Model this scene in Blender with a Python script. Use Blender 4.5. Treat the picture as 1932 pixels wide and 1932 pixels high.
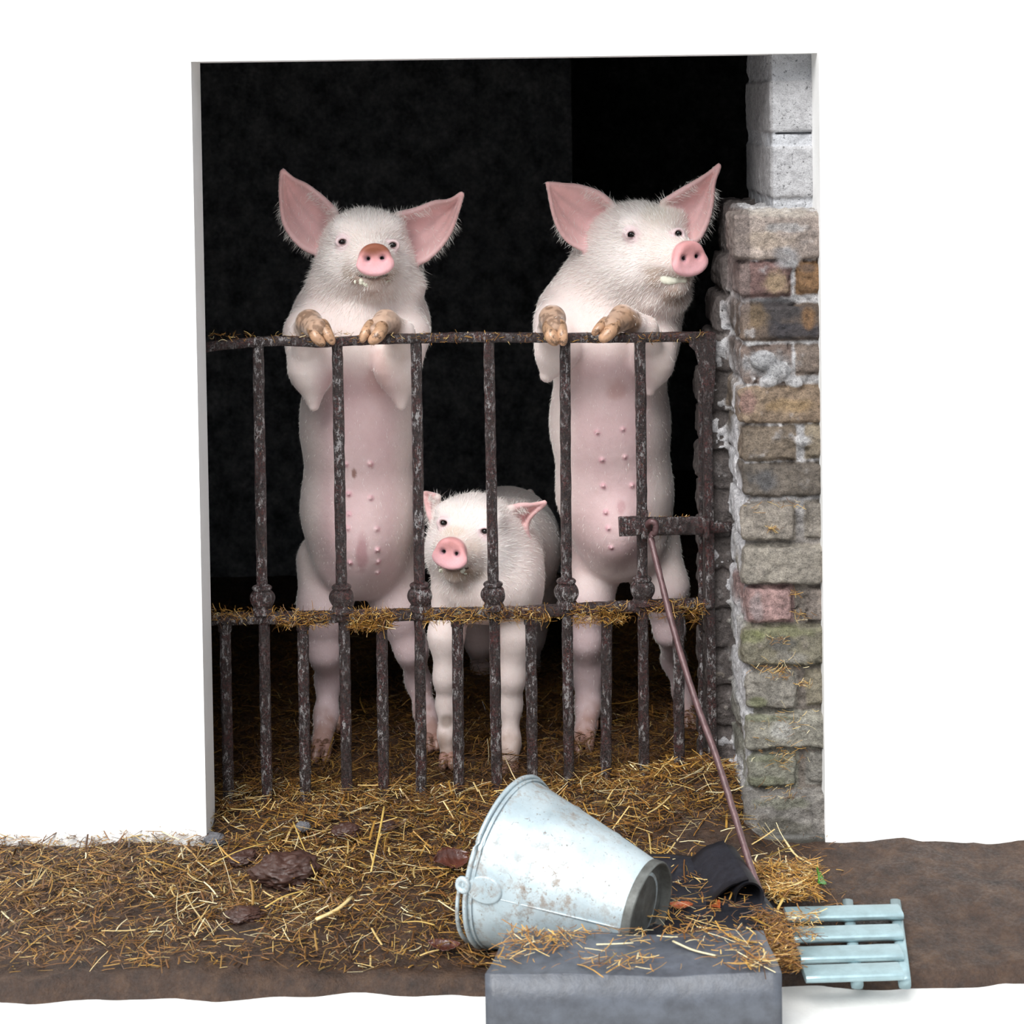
import bpy, bmesh, math, random, os
import numpy as np
from mathutils import Vector, Matrix, noise as mnoise

for o in list(bpy.data.objects):
    bpy.data.objects.remove(o)
SC = bpy.context.scene
COL = SC.collection
QUICK = bool(os.environ.get("SCENE_QUICK"))
rng = np.random.default_rng(7)
random.seed(7)

# ------------------------------------------------------------------ camera
F_PX, CX, CY = 3430.0, 966.0, 320.0
CAM = np.array([0.0, -3.6, 1.40])
PITCH, ROLL = math.radians(2.0), math.radians(-0.8)
cam_d = bpy.data.cameras.new('camera')
cam = bpy.data.objects.new('camera', cam_d)
COL.objects.link(cam)
MC = Matrix.Translation(Vector(CAM)) @ Matrix.Rotation(math.pi/2 - PITCH, 4, 'X') @ Matrix.Rotation(ROLL, 4, 'Z')
cam.matrix_world = MC
cam_d.sensor_width = 36.0
cam_d.lens = 36.0*F_PX/1932.0
cam_d.shift_y = -(966.0-CY)/1932.0
cam_d.clip_end = 60
cam_d.dof.use_dof = True
cam_d.dof.focus_distance = 3.62
cam_d.dof.aperture_fstop = 7.0
SC.camera = cam
RC = np.array(MC.to_3x3())

# ------------------------------------------------------------------ light
world = bpy.data.worlds.new('overcast_sky')
SC.world = world
world.use_nodes = True
wn = world.node_tree.nodes
bg = wn['Background']
tc = wn.new('ShaderNodeTexCoord'); sep = wn.new('ShaderNodeSeparateXYZ'); mr = wn.new('ShaderNodeMapRange')
mixw = wn.new('ShaderNodeMix'); mixw.data_type = 'RGBA'
world.node_tree.links.new(tc.outputs['Generated'], sep.inputs[0])
world.node_tree.links.new(sep.outputs[2], mr.inputs[0])
mr.inputs[1].default_value = 0.0; mr.inputs[2].default_value = 0.75
world.node_tree.links.new(mr.outputs[0], mixw.inputs[0])
mixw.inputs[6].default_value = (0.20, 0.215, 0.235, 1)
mixw.inputs[7].default_value = (0.95, 0.99, 1.05, 1)
world.node_tree.links.new(mixw.outputs[2], bg.inputs[0])
bg.inputs[1].default_value = 1.0
sun_d = bpy.data.lights.new('veiled_sun', 'SUN'); sun_d.energy = 3.5; sun_d.angle = math.radians(42)
sun_d.color = (1.0, 0.985, 0.965)
sun = bpy.data.objects.new('veiled_sun', sun_d); COL.objects.link(sun)
sun.rotation_euler = Vector((0.50, 1.0, -1.22)).to_track_quat('-Z', 'Y').to_euler()

vs = SC.view_settings
SC.display_settings.display_device = 'sRGB'
vs.view_transform = 'Standard'; vs.look = 'None'; vs.gamma = 1; vs.use_curve_mapping = False
vs.exposure = 0.34

# ------------------------------------------------------------------ helpers
def ray(px, py):
    d = RC @ np.array([(px-CX)/F_PX, -(py-CY)/F_PX, -1.0])
    return d/d[1]
def W(px, py, D):
    """point of the place seen at a picture position, D metres from the lens (Y = D - 3.6)"""
    return CAM + ray(px, py)*D
def WZ(px, py, z):
    r = ray(px, py)
    return CAM + r*((z-CAM[2])/r[2])
def PR(P):
    """inverse: picture position of points"""
    q = (np.asarray(P, float)-CAM) @ RC
    return CX - q[..., 0]/q[..., 2]*F_PX, CY + q[..., 1]/q[..., 2]*F_PX
def M(px, D):
    return px*D/F_PX
def gateD(px):
    return 3.6 + 0.05*(px-CX)*3.6/F_PX
def lin(c):
    return tuple(((v/255)/12.92 if v/255 <= 0.04045 else ((v/255+0.055)/1.055)**2.4) for v in c)

def sstep(a, b, x):
    t = np.clip((x-a)/(b-a), 0, 1)
    return t*t*(3-2*t)

def vnoise(P, scale, seed=0):
    Q = np.asarray(P, np.float32)*np.float32(scale)+np.float32(91.7+seed*3.31)
    I = np.floor(Q).astype(np.int64); Fr = (Q-I).astype(np.float32)
    Fr = Fr*Fr*(3-2*Fr)
    def h(x, y, z):
        n = (x*73856093) ^ (y*19349663) ^ (z*83492791) ^ (seed*2654435761 & 0x7fffffff)
        n = (n ^ (n >> 13))*1274126177 & 0x7fffffff
        n = (n ^ (n >> 11))*668265263 & 0x7fffffff
        return ((n >> 8) & 0xffff).astype(np.float32)/65535.0
    x, y, z = I[..., 0], I[..., 1], I[..., 2]
    fx, fy, fz = Fr[..., 0], Fr[..., 1], Fr[..., 2]
    a = h(x, y, z)*(1-fx)+h(x+1, y, z)*fx
    b = h(x, y+1, z)*(1-fx)+h(x+1, y+1, z)*fx
    c = h(x, y, z+1)*(1-fx)+h(x+1, y, z+1)*fx
    d = h(x, y+1, z+1)*(1-fx)+h(x+1, y+1, z+1)*fx
    return ((a*(1-fy)+b*fy)*(1-fz)+(c*(1-fy)+d*fy)*fz)*2-1
def fbm(P, scale, octs=3, seed=0):
    s = 0; a = 1; t = 0
    for i in range(octs):
        s = s+a*vnoise(P, scale*2**i, seed+i*17); t += a; a *= 0.5
    return s/t

# ---- signed distance volumes polygonised to one continuous mesh
class Vol:
    def __init__(s, lo, hi, h):
        s.lo = np.array(lo, float); s.h = h
        s.n = np.ceil((np.array(hi)-s.lo)/h).astype(int)+1
        s.F = np.full(tuple(s.n), 1.0, np.float32)
        s.ax = [(s.lo[i]+h*np.arange(s.n[i])).astype(np.float32) for i in range(3)]
    def blk(s, lo, hi):
        a = np.clip(np.floor((np.array(lo)-s.lo)/s.h).astype(int), 0, s.n)
        b = np.clip(np.ceil((np.array(hi)-s.lo)/s.h).astype(int)+1, 0, s.n)
        sl = tuple(slice(a[i], b[i]) for i in range(3))
        X, Y, Z = np.meshgrid(s.ax[0][sl[0]], s.ax[1][sl[1]], s.ax[2][sl[2]], indexing='ij')
        return sl, X, Y, Z
    def comb(s, sl, d, k, mode='add'):
        f = s.F[sl]
        if f.size == 0: return
        if mode == 'add':
            if k <= 0: s.F[sl] = np.minimum(f, d)
            else:
                t = np.clip(0.5+0.5*(d-f)/k, 0, 1)
                s.F[sl] = d*(1-t)+f*t-k*t*(1-t)
        else:                                   # subtract
            if k <= 0: s.F[sl] = np.maximum(f, -d)
            else:
                t = np.clip(0.5-0.5*(f+d)/k, 0, 1)
                s.F[sl] = f*(1-t)+(-d)*t+k*t*(1-t)
    def cone(s, p1, r1, p2, r2, k=0.02, sy=1.0, mode='add'):
        p1 = np.array(p1, float); p2 = np.array(p2, float)
        m = max(r1, r2)*max(sy, 1)+k+4*s.h
        sl, X, Y, Z = s.blk(np.minimum(p1, p2)-m, np.maximum(p1, p2)+m)
        ym = (p1[1]+p2[1])/2
        Y = (Y-ym)/sy+ym; a = p1.copy(); b = p2.copy()
        a[1] = (a[1]-ym)/sy+ym; b[1] = (b[1]-ym)/sy+ym
        ab = b-a; L2 = max(ab@ab, 1e-9)
        t = np.clip(((X-a[0])*ab[0]+(Y-a[1])*ab[1]+(Z-a[2])*ab[2])/L2, 0, 1)
        d = np.sqrt((X-a[0]-t*ab[0])**2+(Y-a[1]-t*ab[1])**2+(Z-a[2]-t*ab[2])**2)-(r1+(r2-r1)*t)
        s.comb(sl, d, k, mode)
    def ell(s, c, r, k=0.02, R=None, mode='add'):
        c = np.array(c, float); r = np.array(r, float)
        m = max(r)+k+4*s.h
        sl, X, Y, Z = s.blk(c-m, c+m)
        dx, dy, dz = X-c[0], Y-c[1], Z-c[2]
        if R is not None:
            dx, dy, dz = (dx*R[0][0]+dy*R[0][1]+dz*R[0][2], dx*R[1][0]+dy*R[1][1]+dz*R[1][2], dx*R[2][0]+dy*R[2][1]+dz*R[2][2])
        k0 = np.sqrt((dx/r[0])**2+(dy/r[1])**2+(dz/r[2])**2)
        k1 = np.sqrt((dx/r[0]**2)**2+(dy/r[1]**2)**2+(dz/r[2]**2)**2)+1e-6
        s.comb(sl, k0*(k0-1)/k1, k, mode)
    def cloud(s, pts, rad, k=0.006, mode='add'):
        pts = np.asarray(pts, np.float32); rad = np.broadcast_to(np.asarray(rad, np.float32), (len(pts),))
        m = float(rad.max())+k+3*s.h
        sl, X, Y, Z = s.blk(pts.min(0)-m, pts.max(0)+m)
        d = np.full(X.shape, 1.0, np.float32)
        # stamp each sample locally
        o = np.array([sl[i].start for i in range(3)])
        w = int(math.ceil(m/s.h))
        for p, r in zip(pts, rad):
            c = np.round((p-s.lo)/s.h).astype(int)-o
            a = np.maximum(c-w, 0); b = np.minimum(c+w+1, X.shape)
            if (b <= a).any(): continue
            q = tuple(slice(a[i], b[i]) for i in range(3))
            dd = np.sqrt((X[q]-p[0])**2+(Y[q]-p[1])**2+(Z[q]-p[2])**2)-r
            d[q] = np.minimum(d[q], dd)
        s.comb(sl, d, k, mode)
    def at(s, p):
        i = np.round((np.array(p)-s.lo)/s.h).astype(int)
        if (i < 0).any() or (i >= s.n).any(): return 1.0
        return float(s.F[tuple(i)])
    def hit(s, px, py, D0=3.3, D1=4.6):
        r = ray(px, py)
        D = D0
        while D < D1:
            p = CAM+r*D
            if s.at(p) < 0.0: return p
            D += s.h*0.4
        return None
    def mesh(s, smooth=2):
        F = s.F; n = np.array(F.shape)
        ins = F < 0
        c = np.zeros(tuple(n-1), np.int8)
        for i in (0, 1):
            for j in (0, 1):
                for k in (0, 1):
                    c += ins[i:n[0]-1+i, j:n[1]-1+j, k:n[2]-1+k]
        act = (c > 0) & (c < 8)
        idx = np.full(act.shape, -1, np.int32)
        cells = np.argwhere(act)
        idx[act] = np.arange(len(cells))
        acc = np.zeros((len(cells), 3)); cnt = np.zeros(len(cells))
        cor = [(i, j, k) for i in (0, 1) for j in (0, 1) for k in (0, 1)]
        for a in cor:
            for ax in range(3):
                if a[ax]: continue
                b = list(a); b[ax] = 1
                fa = F[cells[:, 0]+a[0], cells[:, 1]+a[1], cells[:, 2]+a[2]]
                fb = F[cells[:, 0]+b[0], cells[:, 1]+b[1], cells[:, 2]+b[2]]
                sg = (fa < 0) != (fb < 0)
                t = np.where(sg, fa/np.where(fa-fb == 0, 1, fa-fb), 0)
                p = np.array(a, float)[None, :].repeat(len(cells), 0)
                p[:, ax] += t
                acc[sg] += p[sg]; cnt[sg] += 1
        V = (cells+acc/cnt[:, None])*s.h+s.lo
        quads = []
        for ax in range(3):
            o1, o2 = (ax+1) % 3, (ax+2) % 3
            sa = [slice(None)]*3; sb = [slice(None)]*3
            sa[ax] = slice(0, -1); sb[ax] = slice(1, None)
            e = ins[tuple(sa)] != ins[tuple(sb)]
            E = np.argwhere(e)
            E = E[(E[:, o1] > 0) & (E[:, o2] > 0) & (E[:, o1] < n[o1]-1) & (E[:, o2] < n[o2]-1)]
            if len(E) == 0: continue
            fl = ins[tuple(E.T)]
            def cid(d1, d2):
                q = E.copy(); q[:, o1] -= d1; q[:, o2] -= d2
                return idx[tuple(q.T)]
            Q = np.stack([cid(1, 1), cid(0, 1), cid(0, 0), cid(1, 0)], 1)
            Q[~fl] = Q[~fl][:, ::-1]
            quads.append(Q)
        Q = np.concatenate(quads)
        Q = Q[(Q >= 0).all(1)]
        for _ in range(smooth):
            A = np.zeros_like(V); N = np.zeros(len(V))
            for i in range(4):
                a, b = Q[:, i], Q[:, (i+1) % 4]
                for d in range(3):
                    A[:, d] += np.bincount(a, V[b, d], len(V))+np.bincount(b, V[a, d], len(V))
                N += np.bincount(a, minlength=len(V))+np.bincount(b, minlength=len(V))
            V = V*0.5+0.5*A/np.maximum(N, 1)[:, None]
        return V, Q

def vnormals(V, Q):
    n = np.cross(V[Q[:, 2]]-V[Q[:, 0]], V[Q[:, 3]]-V[Q[:, 1]])
    out = np.zeros_like(V)
    for i in range(4):
        for d in range(3):
            out[:, d] += np.bincount(Q[:, i], n[:, d], len(V))
    return out/(np.linalg.norm(out, axis=1)[:, None]+1e-12)

def me_from(name, V, Q, colors=None, smooth=True):
    me = bpy.data.meshes.new(name)
    V = np.asarray(V, np.float32); Q = np.asarray(Q, np.int32)
    k = Q.shape[1]
    me.vertices.add(len(V)); me.vertices.foreach_set('co', V.ravel())
    me.loops.add(len(Q)*k); me.loops.foreach_set('vertex_index', Q.ravel())
    me.polygons.add(len(Q)); me.polygons.foreach_set('loop_start', np.arange(0, len(Q)*k, k, dtype=np.int32))
    me.polygons.foreach_set('use_smooth', np.full(len(Q), smooth))
    me.update(calc_edges=True)
    if colors is not None:
        c = np.ones((len(V), 4), np.float32); c[:, :colors.shape[1]] = colors
        at = me.color_attributes.new('tint', 'FLOAT_COLOR', 'POINT')
        at.data.foreach_set('color', c.ravel())
    me.validate()
    return me

def link(name, me, mat=None, parent=None):
    o = bpy.data.objects.new(name, me); COL.objects.link(o)
    if mat: me.materials.append(mat)
    if parent: o.parent = parent
    return o
def tag(o, label=None, cat=None, group=None, kind=None):
    if label: o['label'] = label
    if cat: o['category'] = cat
    if group: o['group'] = group
    if kind: o['kind'] = kind
    return o
def empty(name, loc, *a, **k):
    o = bpy.data.objects.new(name, None); COL.objects.link(o)
    o.location = loc; o.empty_display_size = 0.1
    tag(o, *a, **k); 
    return o
def adopt(o, root):
    """child keeps its world place"""
    o.parent = root
    o.matrix_parent_inverse = Matrix.Translation(-Vector(root.location))
    return o

class MB:
    """collects quads and triangles into one mesh"""
    def __init__(s): s.v = []; s.f = []; s.c = []
    def tube(s, pts, radii, n=10, cap=True, jit=0.0, col=(1, 1, 1), flat=1.0, up=None):
        pts = [Vector(p) for p in pts]
        if not hasattr(radii, '__len__'): radii = [radii]*len(pts)
        base = len(s.v); m = len(pts)
        ref = Vector(up) if up else Vector((0.31, 0.22, 0.92))
        for i, p in enumerate(pts):
            t = (pts[min(i+1, m-1)]-pts[max(i-1, 0)]).normalized()
            r0 = ref if abs(t.dot(ref)) < 0.97 else Vector((0, 1, 0.1))
            a = t.cross(r0).normalized(); b = t.cross(a).normalized()
            for j in range(n):
                th = 2*math.pi*j/n
                rr = radii[i]*(1+(random.uniform(-jit, jit) if jit else 0))
                s.v.append(tuple(p+a*math.cos(th)*rr+b*math.sin(th)*rr*flat)); s.c.append(col)
        for i in range(m-1):
            for j in range(n):
                k = (j+1) % n
                s.f.append((base+i*n+j, base+i*n+k, base+(i+1)*n+k, base+(i+1)*n+j))
        if cap:
            s.f.append(tuple(base+j for j in reversed(range(n))))
            s.f.append(tuple(base+(m-1)*n+j for j in range(n)))
        return s
    def box(s, c, size, R=None, col=(1, 1, 1)):
        base = len(s.v)
        for dx in (-1, 1):
            for dy in (-1, 1):
                for dz in (-1, 1):
                    v = Vector((dx*size[0]/2, dy*size[1]/2, dz*size[2]/2))
                    if R is not None: v = R @ v
                    s.v.append(tuple(Vector(c)+v)); s.c.append(col)
        for q in ((0, 1, 3, 2), (4, 6, 7, 5), (0, 4, 5, 1), (2, 3, 7, 6), (0, 2, 6, 4), (1, 5, 7, 3)):
            s.f.append(tuple(base+i for i in q))
        return s
    def build(s, name, mat, parent=None, smooth=True, bevel=0, sub=0, tint=False):
        me = bpy.data.meshes.new(name)
        me.from_pydata(s.v, [], s.f)
        bm = bmesh.new(); bm.from_mesh(me); bmesh.ops.recalc_face_normals(bm, faces=bm.faces); bm.to_mesh(me); bm.free()
        for p in me.polygons: p.use_smooth = smooth
        if tint:
            at = me.color_attributes.new('tint', 'FLOAT_COLOR', 'POINT')
            at.data.foreach_set('color', np.array([list(c)+[1] for c in s.c], np.float32).ravel())
        me.update()
        o = link(name, me, mat)
        if parent is not None: adopt(o, parent)
        if bevel:
            m = o.modifiers.new('bevel', 'BEVEL'); m.width = bevel; m.segments = 2; m.limit_method = 'ANGLE'
        if sub:
            m = o.modifiers.new('sub', 'SUBSURF'); m.levels = sub; m.render_levels = sub
        return o

def catmull(P, n):
    P = [np.array(p, float) for p in P]
    P = [2*P[0]-P[1]]+P+[2*P[-1]-P[-2]]
    out = []
    segs = len(P)-3
    for i in range(n):
        u = i/(n-1)*segs; k = min(int(u), segs-1); t = u-k
        a, b, c, d = P[k:k+4]
        out.append(0.5*((2*b)+(-a+c)*t+(2*a-5*b+4*c-d)*t*t+(-a+3*b-3*c+d)*t**3))
    return np.array(out)

# ------------------------------------------------------------------ materials
class NT:
    def __init__(s, name):
        s.m = bpy.data.materials.new(name); s.m.use_nodes = True
        s.t = s.m.node_tree; s.b = s.t.nodes['Principled BSDF']
    def n(s, kind, **k):
        x = s.t.nodes.new(kind)
        for a, v in k.items(): setattr(x, a, v)
        return x
    def l(s, a, b): s.t.links.new(a, b)
    def coord(s, scale=(1, 1, 1)):
        g = s.n('ShaderNodeNewGeometry'); m = s.n('ShaderNodeMapping'); m.inputs['Scale'].default_value = scale
        s.l(g.outputs['Position'], m.inputs[0]); return m.outputs[0]
    def noise(s, scale, detail=4, rough=0.6, vec=None, dist=0):
        x = s.n('ShaderNodeTexNoise'); x.inputs['Scale'].default_value = scale
        x.inputs['Detail'].default_value = detail; x.inputs['Roughness'].default_value = rough; x.inputs['Distortion'].default_value = dist
        s.l(vec if vec is not None else s.coord(), x.inputs['Vector']); return x.outputs['Fac']
    def ramp(s, f, stops):
        r = s.n('ShaderNodeValToRGB'); e = r.color_ramp.elements
        while len(e) < len(stops): e.new(0.5)
        for i, (p, c) in enumerate(stops):
            e[i].position = p; e[i].color = (*c, 1) if len(c) == 3 else c
        s.l(f, r.inputs[0]); return r.outputs[0]
    def mix(s, f, a, b, blend='MIX'):
        x = s.n('ShaderNodeMix', data_type='RGBA', blend_type=blend)
        for sock, v in ((x.inputs[0], f), (x.inputs[6], a), (x.inputs[7], b)):
            if isinstance(v, (int, float)): sock.default_value = v
            elif isinstance(v, tuple): sock.default_value = (*v, 1) if len(v) == 3 else v
            else: s.l(v, sock)
        return x.outputs[2]
    def attr(s, name='tint'):
        a = s.n('ShaderNodeAttribute'); a.attribute_name = name; return a
    def bump(s, h, strength=0.5, dist=0.002, prev=None):
        b = s.n('ShaderNodeBump'); b.inputs['Strength'].default_value = strength; b.inputs['Distance'].default_value = dist
        s.l(h, b.inputs['Height'])
        if prev is not None: s.l(prev, b.inputs['Normal'])
        return b.outputs[0]
    def out(s, color=None, rough=None, normal=None, metal=None, spec=None, **k):
        def put(name, v):
            if v is None: return
            sk = s.b.inputs[name]
            if isinstance(v, (int, float)): sk.default_value = v
            elif isinstance(v, tuple): sk.default_value = (*v, 1) if len(v) == 3 and sk.type == 'RGBA' else v
            else: s.l(v, sk)
        put('Base Color', color); put('Roughness', rough); put('Normal', normal); put('Metallic', metal); put('Specular IOR Level', spec)
        for n, v in k.items(): put(n.replace('_', ' '), v)
        return s.m
BLK = (0, 0, 0); WHT = (1, 1, 1)

def mat_skin():
    t = NT('pig_skin')
    a = t.attr()
    g = t.coord((1, 1, 0.25))
    fine = t.noise(900, 3, 0.6, g)
    mid = t.noise(60, 4, 0.6)
    dirt = t.ramp(t.noise(34, 6, 0.7), [(0.62, BLK), (0.80, WHT)])
    spots = t.ramp(t.noise(190, 2, 0.5), [(0.76, BLK), (0.80, WHT)])
    c = t.mix(0.10, a.outputs['Color'], t.ramp(fine, [(0.35, (0.55, 0.5, 0.48)), (0.65, (1, 1, 1))]), 'MULTIPLY')
    c = t.mix(0.35, c, t.ramp(mid, [(0.3, (0.86, 0.80, 0.79)), (0.7, (1.0, 1.0, 1.0))]), 'MULTIPLY')
    s1 = t.n('ShaderNodeMath', operation='MULTIPLY'); t.l(dirt, s1.inputs[0]); s1.inputs[1].default_value = 0.16
    c = t.mix(s1.outputs[0], c, (0.36, 0.26, 0.17))
    s2 = t.n('ShaderNodeMath', operation='MULTIPLY'); t.l(spots, s2.inputs[0]); s2.inputs[1].default_value = 0.35
    c = t.mix(s2.outputs[0], c, (0.22, 0.12, 0.09))
    b = t.bump(fine, 0.35, 0.0012); b = t.bump(mid, 0.3, 0.004, b)
    return t.out(c, 0.62, b, spec=0.3, Subsurface_Weight=0.12, Subsurface_Radius=(0.02, 0.008, 0.005), Subsurface_Scale=0.6,
                 Sheen_Weight=0.25, Sheen_Roughness=0.4)
def mat_hoof():
    t = NT('horn')
    a = t.attr()
    f = t.noise(70, 5, 0.7); st = t.noise(30, 3, 0.5, t.coord((6, 6, 1)))
    c = t.mix(t.ramp(f, [(0.50, BLK), (0.60, (0.85,)*3)]), a.outputs['Color'], (0.085, 0.045, 0.025))
    c = t.mix(0.3, c, t.ramp(st, [(0.3, (0.6, 0.5, 0.4)), (0.7, WHT)]), 'MULTIPLY')
    return t.out(c, 0.32, t.bump(f, 0.4, 0.002), spec=0.5)
def mat_simple(name, col, rough=0.5, bscale=80, bstr=0.3, var=0.3, metal=0.0, spec=0.5, sc=(1, 1, 1)):
    t = NT(name)
    f = t.noise(bscale, 5, 0.65, t.coord(sc))
    c = t.mix(var, col, t.ramp(f, [(0.3, (0.45, 0.42, 0.40)), (0.7, (1.25, 1.25, 1.25))]), 'MULTIPLY')
    return t.out(c, rough, t.bump(f, bstr, 0.003), metal, spec)
def mat_rust():
    t = NT('rusty_iron')
    big = t.noise(22, 6, 0.7); fine = t.noise(240, 5, 0.75); streak = t.noise(120, 6, 0.85, t.coord((1, 1, 0.45)))
    red = t.mix(t.ramp(big, [(0.45, BLK), (0.66, WHT)]), (0.055, 0.028, 0.026), (0.14, 0.034, 0.032))
    c = t.mix(t.ramp(fine, [(0.44, BLK), (0.60, WHT)]), (0.018, 0.012, 0.012), red)
    pale = t.ramp(streak, [(0.535, BLK), (0.575, WHT)])  # pale streaks paint silvery glints into the iron's colour
    geo = t.n('ShaderNodeNewGeometry')
    c = t.mix(t.mix(1.0, pale, t.ramp(t.noise(12, 3, 0.5), [(0.40, (0.12,)*3), (0.58, WHT)]), 'MULTIPLY'), c, (0.46, 0.44, 0.44))
    gold = t.ramp(t.noise(330, 2, 0.5), [(0.70, BLK), (0.74, WHT)])
    c = t.mix(gold, c, (0.30, 0.17, 0.07))
    b = t.bump(fine, 1.0, 0.0045); b = t.bump(streak, 1.0, 0.005, b)
    r = t.ramp(streak, [(0.4, (0.34,)*3), (0.6, (0.18,)*3)])
    return t.out(c, r, b, 0.25, spec=0.9)
def mat_masonry():
    t = NT('old_masonry')
    a = t.attr()
    f = t.noise(420, 4, 0.7); mdm = t.noise(95, 6, 0.72); big = t.noise(30, 5, 0.65)
    c = t.mix(0.75, a.outputs['Color'], t.ramp(mdm, [(0.30, (0.28, 0.27, 0.27)), (0.47, (0.92, 0.90, 0.90)), (0.72, (1.65, 1.62, 1.58))]), 'MULTIPLY')
    c = t.mix(0.6, c, t.ramp(f, [(0.33, (0.30, 0.30, 0.30)), (0.48, (1, 1, 1)), (0.72, (1.6, 1.6, 1.6))]), 'MULTIPLY')
    c = t.mix(0.45, c, t.ramp(big, [(0.3, (0.65, 0.62, 0.60)), (0.7, (1.2, 1.2, 1.2))]), 'MULTIPLY')
    b = t.bump(f, 0.8, 0.0025); b = t.bump(mdm, 1.0, 0.007, b)
    return t.out(c, 0.62, b, spec=0.35)
def mat_block():
    t = NT('concrete_block')
    a = t.attr()
    f = t.noise(480, 3, 0.6); pit = t.noise(170, 3, 0.6); g = t.noise(28, 4, 0.6)
    c = t.mix(0.5, a.outputs['Color'], t.ramp(f, [(0.35, (0.5, 0.5, 0.5)), (0.5, (1, 1, 1)), (0.7, (1.3, 1.3, 1.3))]), 'MULTIPLY')
    c = t.mix(0.9, c, t.ramp(pit, [(0.30, (0.22, 0.22, 0.22)), (0.39, (1, 1, 1))]), 'MULTIPLY')
    c = t.mix(0.4, c, t.ramp(g, [(0.35, (0.75, 0.75, 0.75)), (0.65, (1.15, 1.15, 1.15))]), 'MULTIPLY')
    b = t.bump(f, 0.6, 0.0015); b = t.bump(pit, 0.6, 0.003, b)
    return t.out(c, 0.8, b, spec=0.2)
def mat_white():
    t = NT('whitewash')
    f = t.noise(60, 5, 0.6); g = t.noise(6, 4, 0.6)
    c = t.mix(t.ramp(g, [(0.4, BLK), (0.75, WHT)]), (0.93, 0.93, 0.92), (0.84, 0.84, 0.82))
    return t.out(c, 0.8, t.bump(f, 0.25, 0.004), spec=0.2)
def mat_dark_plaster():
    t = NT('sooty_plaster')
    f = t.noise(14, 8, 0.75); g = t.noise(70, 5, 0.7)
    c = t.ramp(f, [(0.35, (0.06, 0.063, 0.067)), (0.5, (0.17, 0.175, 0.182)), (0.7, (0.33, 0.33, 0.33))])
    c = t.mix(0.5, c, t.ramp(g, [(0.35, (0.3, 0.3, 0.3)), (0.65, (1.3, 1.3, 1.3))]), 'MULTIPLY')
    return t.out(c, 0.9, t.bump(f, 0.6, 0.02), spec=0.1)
def mat_mud():
    t = NT('trampled_mud')
    f = t.noise(26, 7, 0.72); g = t.noise(150, 5, 0.7)
    c = t.ramp(f, [(0.3, (0.016, 0.009, 0.006)), (0.5, (0.045, 0.023, 0.013)), (0.72, (0.095, 0.052, 0.028))])
    b = t.bump(g, 0.8, 0.004); b = t.bump(f, 0.8, 0.012, b)
    return t.out(c, t.ramp(g, [(0.4, (0.35,)*3), (0.6, (0.75,)*3)]), b, spec=0.5)
def mat_straw():
    t = NT('straw')
    a = t.attr()
    f = t.noise(300, 3, 0.6)
    c = t.mix(0.4, a.outputs['Color'], t.ramp(f, [(0.3, (0.5, 0.45, 0.4)), (0.7, (1.2, 1.2, 1.2))]), 'MULTIPLY')
    return t.out(c, 0.38, None, spec=0.55)
def mat_bucket(inner=False):
    t = NT('galvanised_zinc')
    g = t.noise(9, 5, 0.6); d = t.noise(48, 8, 0.78); sp = t.noise(120, 4, 0.7, None, 1.2); bg_ = t.noise(7, 3, 0.5)
    c = t.ramp(g, [(0.35, (0.36, 0.44, 0.475)), (0.65, (0.53, 0.62, 0.655))])
    m1 = t.ramp(d, [(0.49, BLK), (0.60, WHT)]); m2 = t.ramp(bg_, [(0.36, BLK), (0.58, WHT)])
    mm = t.mix(1.0, m1, m2, 'MULTIPLY')
    c = t.mix(t.mix(1.0, mm, (0.85, 0.85, 0.85), 'MULTIPLY'), c, (0.27, 0.22, 0.18))
    m3 = t.ramp(sp, [(0.62, BLK), (0.655, WHT)])
    c = t.mix(t.mix(1.0, m3, (0.75, 0.75, 0.75), 'MULTIPLY'), c, (0.17, 0.11, 0.07))
    return t.out(c, t.ramp(d, [(0.4, (0.38,)*3), (0.65, (0.7,)*3)]), t.bump(g, 0.15, 0.01), 0.35, spec=0.5)

BLOCK = mat_block(); SKIN = mat_skin(); HORN = mat_hoof(); RUST = mat_rust(); MASON = mat_masonry(); WHITE = mat_white()
PLASTER = mat_dark_plaster(); MUD = mat_mud(); STRAW = mat_straw(); ZINC = mat_bucket()
EYE = NT('eye_dark').out((0.008, 0.006, 0.006), 0.12, spec=0.35)
HAIRM = NT('bristle').out((0.93, 0.89, 0.85), 0.5, spec=0.3)
FOAM = mat_simple('milky_scrap', (0.80, 0.80, 0.66), 0.3, 120, 0.5, 0.15)
RUBBER = mat_simple('black_rubber_sheet', (0.016, 0.017, 0.023), 0.42, 60, 0.5, 0.6, spec=0.5)
SLATE = mat_simple('blue_grey_slate', (0.085, 0.095, 0.115), 0.42, 35, 0.5, 0.6, spec=0.5)
GRATE = mat_simple('galvanised_grate', (0.30, 0.42, 0.45), 0.35, 40, 0.2, 0.35, metal=0.4)
CONCRETE = mat_simple('pale_concrete', (0.80, 0.80, 0.78), 0.85, 30, 0.3, 0.15, spec=0.2)
LEAF = mat_simple('dead_leaf', (0.085, 0.026, 0.016), 0.25, 45, 0.8, 0.9, spec=0.6)
LEAFO = mat_simple('orange_dead_leaf', (0.40, 0.09, 0.025), 0.3, 60, 0.5, 0.5, spec=0.6)
LEAFG = mat_simple('green_leaf', (0.05, 0.22, 0.02), 0.35, 60, 0.3, 0.3)
DUNG = mat_simple('dung', (0.055, 0.024, 0.017), 0.5, 45, 1.0, 0.7)
RODM = mat_simple('purple_red_rust', (0.115, 0.062, 0.064), 0.40, 70, 0.6, 0.7, metal=0.2, sc=(1, 1, 0.4))
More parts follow.
